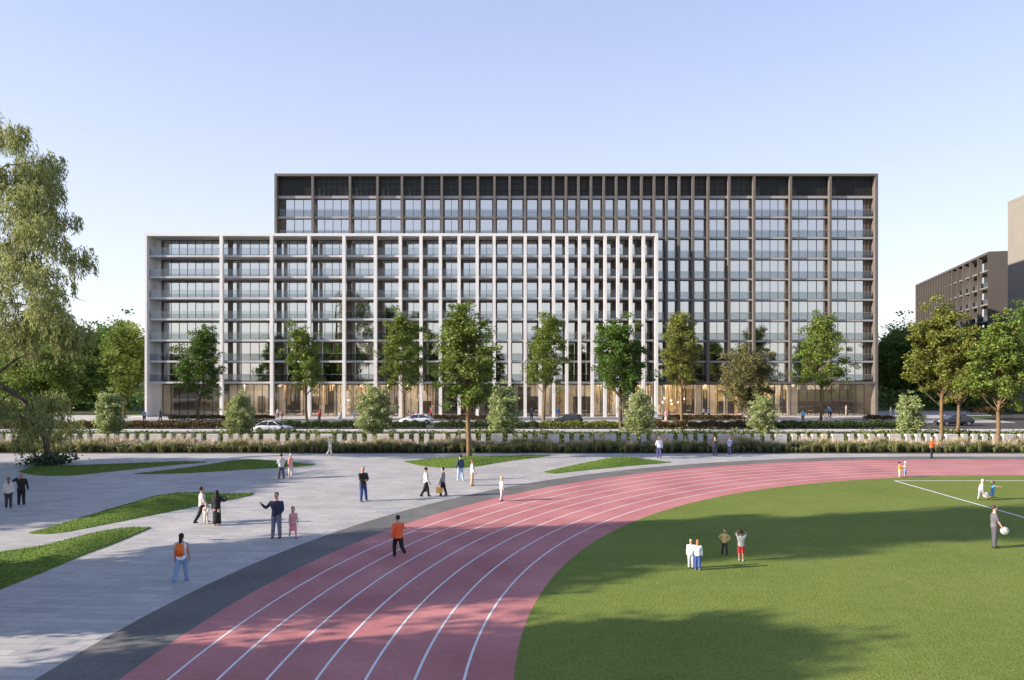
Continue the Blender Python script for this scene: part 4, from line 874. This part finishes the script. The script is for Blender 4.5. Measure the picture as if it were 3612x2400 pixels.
person(1503, 1753, 1648, -80, 'man in white shirt and black trousers carrying a black shoulder bag', top=WHITE, bottom=BLACK, skin='m', LL=(16, 1, 8), RL=(-16, 1, -30), L=(-6, 6, 5, 4), Rr=(5, 6, 30, 3), extra=bag((.02, .02, .02), 'black bag carried by the man in white shirt', -1, .12, .28, .24))
person(1562, 1750, 1648, 70, 'woman in grey jacket and black trousers with a mustard shopping bag', top=(.25, .26, .28), bottom=BLACK, hair=(.03, .02, .05), LL=(8, 2, 4), RL=(-10, 2, -16), L=(5, 8, 20, 3), Rr=(2, 12, 8, 6), extra=bag((.75, .42, .07), 'mustard yellow shopping bag held by the woman in grey jacket', -1, .08, .36, .34, 'bag', 'shopping_bag'))
person(1624, 1694, 1604, 30, 'man in navy vest and light blue jeans at the foot of the tallest tree', top=(.04, .06, .11), bottom=(.35, .48, .62), shoes=WHITE, L=(-8, 18, 5, 14), Rr=(-5, 10, 10, 5), LL=(10, 2, 4), RL=(-10, 2, -14), small=True)
person(1666, 1714, 1621, -80, 'man in grey sweater and khaki trousers beside the edge of the track', top=(.5, .5, .56), bottom=(.55, .38, .22), hair=(.3, .1, .05), L=(6, 5, 30, 2), Rr=(6, 5, 30, 2), LL=(5, 1, 2), RL=(-5, 1, -8), small=True)
person(1770, 1768, 1681, -70, 'blonde woman in white top and patterned leggings standing on the track', top=(.75, .8, .78), bottom=(.5, .38, .45), shoes=(.04, .03, .05), hair=(.72, .45, .3), hairlen='long', sleeves='short', LL=(3, 1, 0), RL=(-6, 1, -14), small=True)
person(1405, 1965, 1818, 15, 'runner in orange jacket and black leggings running on the outer lane', top=(.85, .13, .04), bottom=(.012, .012, .015), hair=(.03, .03, .035), L=(-40, 12, 30, 8), Rr=(35, 12, 100, -8), LL=(34, 1, -10), RL=(-22, 1, -75), lean=6)
person(2437, 2005, 1902, 5, 'adult in white coat and pale trousers standing close beside another on the pitch', top=(.74, .73, .78), bottom=(.62, .60, .66), hair=(.6, .3, .18), skin='l', L=(4, 6, 5, 2), Rr=(15, 20, 60, 30), LL=(0, 1, 0), RL=(0, 1, 0))
person(2461, 2011, 1904, -5, 'long haired one in white coat and blue jeans on the pitch', top=(.78, .77, .80), bottom=(.05, .10, .32), shoes=(.6, .2, .25), hair=(.45, .18, .08), hairlen='long', L=(15, 15, 50, 20), Rr=(4, 8, 6, 5))
person(2556, 1958, 1864, 165, 'boy in yellow shirt and dark trousers with hands on hips', top=(.62, .45, .20), bottom=(.05, .045, .045), hair=(.18, .04, .01), child=True, L=(-10, 45, 20, -50), Rr=(-10, 45, 20, -50), LL=(0, 5, 0), RL=(0, 5, 0))
person(2614, 1978, 1868, 0, 'boy in white shirt and red shorts with hands behind his head', top=WHITE, bottom=(.55, .03, .04), shoes=WHITE, skin='m', hair=(.06, .02, .01), sleeves='short', legs='shorts', child=True, L=(140, 22, 190, -55), Rr=(140, 22, 190, -55), LL=(2, 1, 0), RL=(-2, 1, -6))
person(3173, 1684, 1629, -70, 'child in orange shirt and cream trousers holding hands on the track', top=(.75, .25, .04), bottom=(.75, .55, .35), child=True, small=True, L=(50, 5, 60, 0), Rr=(50, 5, 60, 0))
person(3193, 1684, 1628, 80, 'child in pale shirt and blue shorts beside the orange shirted child', top=(.62, .68, .75), bottom=(.12, .3, .6), hair=(.75, .7, .68), legs='shorts', sleeves='short', child=True, small=True, L=(40, 5, 50, 0), Rr=(20, 5, 30, 0))
person(3286, 1616, 1543, -85, 'man in orange shirt and black trousers stretching both arms forward', top=(.80, .09, .02), bottom=(.015, .015, .025), hair=(.8, .5, .4), sleeves='short', L=(85, 4, 92, 2), Rr=(78, 4, 88, 2), small=True)
person(3458, 1765, 1690, -70, 'child in white leaning forward and kicking the football', top=(.40, .42, .50), bottom=(.38, .34, .38), hair=(.75, .55, .5), hairlen='long', child=True, lean=16, LL=(-5, 2, -12), RL=(42, 2, 30), L=(-20, 15, -5, 8), Rr=(-10, 15, 5, 8), small=True)
person(3502, 1764, 1697, 100, 'boy in blue kit with one arm stretched out, beside the football', top=(.08, .28, .68), bottom=(.08, .26, .66), hair=(.02, .015, .015), skin='m', legs='shorts', sleeves='short', child=True, LL=(30, 2, 18), RL=(-6, 3, -10), Rr=(-10, 15, 0, 10), L=(-85, 25, -88, 25), small=True)
def ball_at(loc, r, label):
    o = MB(); o.ball((0, 0, 0), r, 0, 18, 12); b = o.build('football', cm(WHITE, .5), None, True, loc); p = MB(); rr_ = random.Random(3)
    for v in ((1, 0, .5), (-1, 0, .5), (0, 1, -.5), (0, -1, .5), (.6, -.8, -.3), (-.6, -.8, -.2), (-.6, .8, .4), (.5, .6, .9), (0, -.2, 1), (0, 0, -1)):
        v = Vector(v).normalized(); q = v.orthogonal().normalized(); t = v.cross(q); p.poly([tuple(v * (r * 1.003) + (q * math.cos(a) + t * math.sin(a)) * r * .3 - v * r * .03) for a in [i * 2 * math.pi / 5 for i in range(5)]])
    p.build('panels', cm(BLACK), b); return tag(b, label, 'football')
p0 = gp(3478, 1757); ball_at((p0.x, p0.y, .17), .17, 'black and white football on the grass between the two playing children')
def hold_ball(root, J, sc):
    w_ = Matrix.LocRotScale(root.location, root.rotation_euler.to_quaternion(), Vector((sc,) * 3)) @ (J['wr'][1] + J['hd'][1] * .08 + Vector((-.06, .06, -.06)))
    ball_at(w_, .17, 'white football held at the hip by the man in grey sportswear')
person(3508, 1932, 1782, -75, 'bearded man in grey tee and grey trousers holding a football at his side', top=(.13, .12, .14), bottom=(.085, .08, .10), hair=(.07, .03, .03), skin='l', sleeves='short', L=(2, 6, 8, 3), Rr=(18, 6, 30, 2), LL=(2, 2, 0), RL=(-2, 2, -2), build=1.08, extra=hold_ball)
person(2325, 1616, 1540, -5, 'woman with white top, navy trousers and a dark shoulder bag, back turned', top=(.68, .70, .82), bottom=(.07, .07, .2), hair=(.5, .35, .3), hairlen='bun', LL=(3, 2, 0), RL=(-3, 2, -4), L=(10, 20, 50, -10), extra=bag((.03, .03, .06), 'dark bag of the woman in white top near the pitch bend', -1, .25, .12, .2), small=True)
person(2522, 1611, 1541, 180, 'person in long dark coat carrying a briefcase', top=(.02, .02, .05), bottom=(.02, .02, .05), hair=(.03, .01, .01), Rr=(3, 6, 4, 3), L=(60, 5, 130, -10), extra=bag((.015, .015, .03), 'dark briefcase carried by the person in long coat', -1, .08, .4, .32, 'briefcase', 'briefcase'), small=True)
person(2574, 1606, 1541, 170, 'person in blue shirt and navy trousers with folded arms by the grasses', top=(.22, .27, .5), bottom=(.02, .025, .08), hair=(.03, .01, .01), small=True, **arms_crossed)
wk = dict(LL=(14, 1, 8), RL=(-14, 1, -22), small=True)
person(509, 1489, 1445, 180, 'person in light blue jacket and black trousers at the building corner', top=(.30, .45, .65), bottom=BLACK, **wk)
person(566, 1485, 1443, -90, 'person in dark jacket with white rucksack walking at the left end wall', top=(.05, .05, .07), bottom=(.05, .08, .2), **wk)
person(980, 1476, 1440, 180, 'man in white shirt in front of the second wide bay', top=WHITE, bottom=GREY, small=True)
person(995, 1480, 1451, 180, 'child in red standing beside the man in white shirt', top=(.55, .08, .08), bottom=(.5, .4, .35), child=True, small=True)
person(1127, 1488, 1446, 160, 'person in dark red jacket and black trousers carrying a white bag', top=(.35, .03, .05), bottom=BLACK, extra=bag(WHITE, 'white shopping bag beside the person in dark red', 1, .08, .3, .35, 'bag', 'shopping_bag'), small=True)
person(1200, 1490, 1451, 180, 'person in pale blue shirt and grey trousers near the slim tree', top=(.45, .58, .65), bottom=(.2, .2, .22), **wk)
person(1250, 1484, 1443, 180, 'person in long white robe near the ground floor windows', top=WHITE, bottom=WHITE, legs='robe', hairlen='scarf', hair=WHITE, small=True)
person(1521, 1476, 1440, -60, 'person in red top and dark trousers behind the far white car', top=(.5, .03, .03), bottom=(.04, .03, .03), hair=WHITE, small=True)
person(1875, 1482, 1438, 190, 'person in navy suit standing before the ground floor windows', top=(.04, .05, .12), bottom=(.04, .05, .1), small=True, **arms_crossed)
person(1968, 1476, 1435, 170, 'person in bright blue top and beige trousers left of the dark grey car', top=(.08, .25, .6), bottom=(.4, .35, .3), small=True)
person(2349, 1486, 1448, 180, 'person in pink top and pale long skirt by the low brown hedge', top=(.55, .22, .28), bottom=(.62, .55, .52), legs='robe', hairlen='scarf', hair=(.7, .6, .6), small=True)
person(2481, 1472, 1437, 0, 'person in long white shirt and dark trousers by the beige columns', top=WHITE, bottom=BLACK, small=True)
person(2500, 1474, 1440, 20, 'person in pale blue shirt holding an orange bag', top=(.35, .5, .7), bottom=BLACK, extra=bag((.8, .3, .03), 'small orange bag held by the person in pale blue', 1, .08, .26, .24), small=True)
person(2832, 1488, 1444, 180, 'person in sky blue jacket left of the bright green street tree', top=(.15, .42, .72), bottom=(.10, .10, .11), **wk)
person(3142, 1474, 1437, 120, 'person in white robe standing on the path right of the building', top=WHITE, bottom=WHITE, legs='robe', hairlen='scarf', hair=WHITE, small=True)
person(3160, 1476, 1440, 200, 'second person in white robe standing on the path beside the pale shrub', top=WHITE, bottom=WHITE, legs='robe', hairlen='scarf', hair=WHITE, small=True)
person(2985, 1466, 1424, 90, 'person in beige jacket inside the glazed lobby at the right end', top=(.6, .5, .4), bottom=(.5, .42, .33), small=True)
person(2778, 1464, 1428, 200, 'person in dark clothes inside the golden lobby near the beige column', top=(.1, .1, .13), bottom=BLACK, small=True)
# cyclist
pb_ = gp(2924, 1490, .12); S_ = 1.25
bk = empty('bicycle', pb_, 0); 
for s in (-1, 1):
    q = MB(); q.tube([(s * .52 + .33 * math.cos(a), 0, .34 + .33 * math.sin(a)) for a in np.linspace(0, 2 * math.pi, 25)], .02, 5, cap=False); wh = q.build('wheel', MATS['dark_metal'], bk)
    for a in range(6): q = MB(); q.tube([(s * .52, 0, .34), (s * .52 + .32 * math.cos(a * 1.05), 0, .34 + .32 * math.sin(a * 1.05))], .006, 4); 
q = MB()
for a, c in (((.52, 0, .34), (.42, 0, .95)), ((.44, 0, .8), (.0, 0, .36)), ((.44, 0, .85), (-.12, 0, .82)), ((0, 0, .36), (-.16, 0, .92)), ((0, 0, .36), (-.52, 0, .34)), ((-.52, 0, .34), (-.13, 0, .8))): q.tube([a, c], .018, 6)
q.build('frame', cm((.5, .5, .52)), bk); q = MB(); q.tube([(.38, -.25, 1.0), (.42, 0, .97), (.38, .25, 1.0)], .014, 6); q.build('handlebar', MATS['dark_metal'], bk)
q = MB(); q.loft([((-.28, 0, .93), (0, .07, 0), (0, 0, .025)), ((-.1, 0, .95), (0, .035, 0), (0, 0, .02))]); q.build('saddle', MATS['dark_metal'], bk); bk.scale = (S_,) * 3; bk.rotation_euler = (0, 0, math.pi)
tag(bk, 'bicycle ridden by the cyclist in blue before the dark block', 'bicycle')
cy = person(2931, 1482, 1439, 90, 'cyclist in blue top leaning over the handlebar', top=(.10, .28, .68), bottom=BLACK, lean=28, L=(60, 5, 70, 0), Rr=(60, 5, 70, 0), LL=(50, 3, -10), RL=(5, 3, -5), small=True)
cy.location.z = .12 + .32; 

# ------------------------------------------------------------------ cars
mat('paint_white', (.62, .65, .72), .25, spec=.6); mat('paint_dark', (.035, .038, .045), .22, spec=.6); mat('tyre', (.015, .015, .015), .8); mat('rim', (.35, .35, .37), .3, .8); mat('headlight', (.7, .72, .75), .15); mat('tail_red', (.4, .01, .01), .3)
mat('car_glass', (.03, .035, .04), .05, spec=.9)
def car(px, py, plen, face, paint, label, kind='sedan'):
    p = gp(px, py); L_ = plen * p.y / F; root = empty('parked_car', (p.x, p.y + .95, 0.002), 0 if face > 0 else math.pi); k = L_ / 4.7; root.scale = (k, k, k)
    suv = kind == 'suv'; up = .12 if suv else 0; W = .92
    # lower body stations: x, sill height, shoulder height, half width
    st = [(-2.35,.42,.72,.62),(-2.28,.32,.86,.76),(-2.0,.28,.93,.87),(-1.3,.25,.95,W),(-.4,.24,.93,W),(.5,.24,.92,W),(1.1,.25,.90,W),(1.7,.27,.82,.88),(2.1,.30,.72,.80),(2.3,.34,.62,.66),(2.36,.40,.54,.5)]
    b = MB(); V = []; n = 12
    for x, zs, zt_, w_ in st:
        zs += up * .6; zt_ += up
        ring = [(w_*.80, zs), (w_*.97, zs+.10), (w_, (zs+zt_)/2), (w_*.97, zt_-.08), (w_*.88, zt_), (w_*.45, zt_+.035), (-w_*.45, zt_+.035), (-w_*.88, zt_), (-w_*.97, zt_-.08), (-w_, (zs+zt_)/2), (-w_*.97, zs+.10), (-w_*.80, zs)]
        V += [(x, y, z) for y, z in ring]
    m = len(st); Fc = [(i*n+q, i*n+(q+1) % n, (i+1)*n+(q+1) % n, (i+1)*n+q) for i in range(m-1) for q in range(n)] + [tuple(range(n))[::-1], tuple((m-1)*n+q for q in range(n))]
    b.add(V, Fc); b.build('body', MATS[paint], root, True)
    # cabin: glass shell with painted roof and pillars
    rear = -2.15 if suv else -1.95
    prof = [(rear, .95), (rear + (.15 if suv else .75), 1.38), (-.5, 1.46), (.25, 1.40), (1.15, .92)]
    g_ = MB(); V = []
    for x, z in prof:
        f = (z - .9) / .5; V += [(x, y * (W * .93 - .17 * f), z + up) for y in (-1, 1)]
    V += [(x, y, .86 + up) for x in (rear, 1.15) for y in (-W*.9, W*.9)]
    Fc = [(2*i, 2*i+1, 2*i+3, 2*i+2) for i in range(4)] + [(0, 2, 4, 6, 8, 12, 10), (1, 11, 13, 9, 7, 5, 3), (10, 11, 1, 0), (8, 9, 13, 12)]
    g_.add(V, Fc); g_.build('window', MATS['car_glass'], root)
    rf = MB(); pr = [(prof[1][0] - .12, 1.33), (prof[1][0] + .1, 1.42), (-.5, 1.49), (.2, 1.43), (.36, 1.38)]; V = []
    for x, z in pr: V += [(x, y * (W * .93 - .165 + .005), z + up) for y in (-1, -.6, .6, 1)]; 
    V = [(x, y, z + (.02 if abs(y) < .6 else 0)) for x, y, z in V]
    rf.add(V, [(4*i+j, 4*i+j+1, 4*i+j+5, 4*i+j+4) for i in range(4) for j in range(3)])
    for s in (-1, 1):
        for a, c in ((prof[3], prof[4]), (prof[1], prof[0]), ((-.42, 1.44), (-.42, .93)), (prof[1], prof[2]), (prof[2], prof[3])):
            fa, fc = (a[1] - .9) / .5, (c[1] - .9) / .5; rf.tube([(a[0], s * (W*.93 - .165 * fa), a[1] + up), (c[0], s * (W*.93 - .165 * fc), c[1] + up)], .035, 5)
    rf.build('roof', MATS[paint], root, True)
    for x in (-1.45, 1.42):
        for s in (-1, 1):
            q = MB(); q.tube([(x, s * (W - .24), .33), (x, s * (W - .01), .33)], .40, 20); q.build('wheel_arch', MATS['tyre'], root)
            q = MB(); q.tube([(x, s * (W - .22), .33), (x, s * (W + .02), .33)], .335, 20); wl_ = q.build('wheel', MATS['tyre'], root)
            q = MB(); q.tube([(x, s * (W + .015), .33), (x, s * (W + .03), .33)], .22, 10); q.build('rim', MATS['rim'], wl_)
    for s in (-1, 1):
        q = MB(); q.ball((2.22, s * .56, .62 + up), (.1, .16, .06)); q.build('headlight', MATS['headlight'], root, True)
        q = MB(); q.ball((-2.28, s * .58, .80 + up), (.06, .18, .05)); q.build('tail_light', MATS['tail_red'], root, True)
        q = MB(); q.ball((.85, s * (W + .07), .98 + up), (.07, .1, .07)); q.build('mirror', MATS[paint], root, True)
    tag(root, label, 'car', 'cars on the street'); return root
car(955, 1528, 132, 1, 'paint_white', 'white car on the near road, nose to the right, partly behind a pale shrub')
car(1466, 1499, 120, -1, 'paint_white', 'white car on the far road left of the red topped person')
car(2003, 1499, 108, -1, 'paint_dark', 'dark grey estate car on the far road before the white fins', 'suv')
car(3378, 1503, 128, -1, 'paint_dark', 'dark car behind the two thin trunks on the right')

# ------------------------------------------------------------------ fuse bodies and clothes into continuous surfaces
jobs = [t for t in fix if len(t) == 2]; ex = {t[0].name: t for t in fix if len(t) == 3}
for o, vx in jobs:
    m = o.modifiers.new('r', 'REMESH'); m.mode = 'VOXEL'; m.voxel_size = vx; m.use_smooth_shade = True
    s = o.modifiers.new('s', 'SMOOTH'); s.iterations = 2; s.factor = .5
dg = bpy.context.evaluated_depsgraph_get(); dg.update()
for o, vx in jobs:
    me = bpy.data.meshes.new_from_object(o.evaluated_get(dg)); o.modifiers.clear(); mats = [m for m in o.data.materials]
    if o.name in ex:
        import bmesh
        fb = ex[o.name][1]; bm = bmesh.new(); bm.from_mesh(me); vs = [bm.verts.new(tuple(v)) for v in np.concatenate(fb.v)]
        for f in fb.f: fc = bm.faces.new([vs[i] for i in f]); fc.smooth = True
        bm.to_mesh(me); bm.free()
    me.materials.clear()
    for m in mats: me.materials.append(m)
    o.data = me
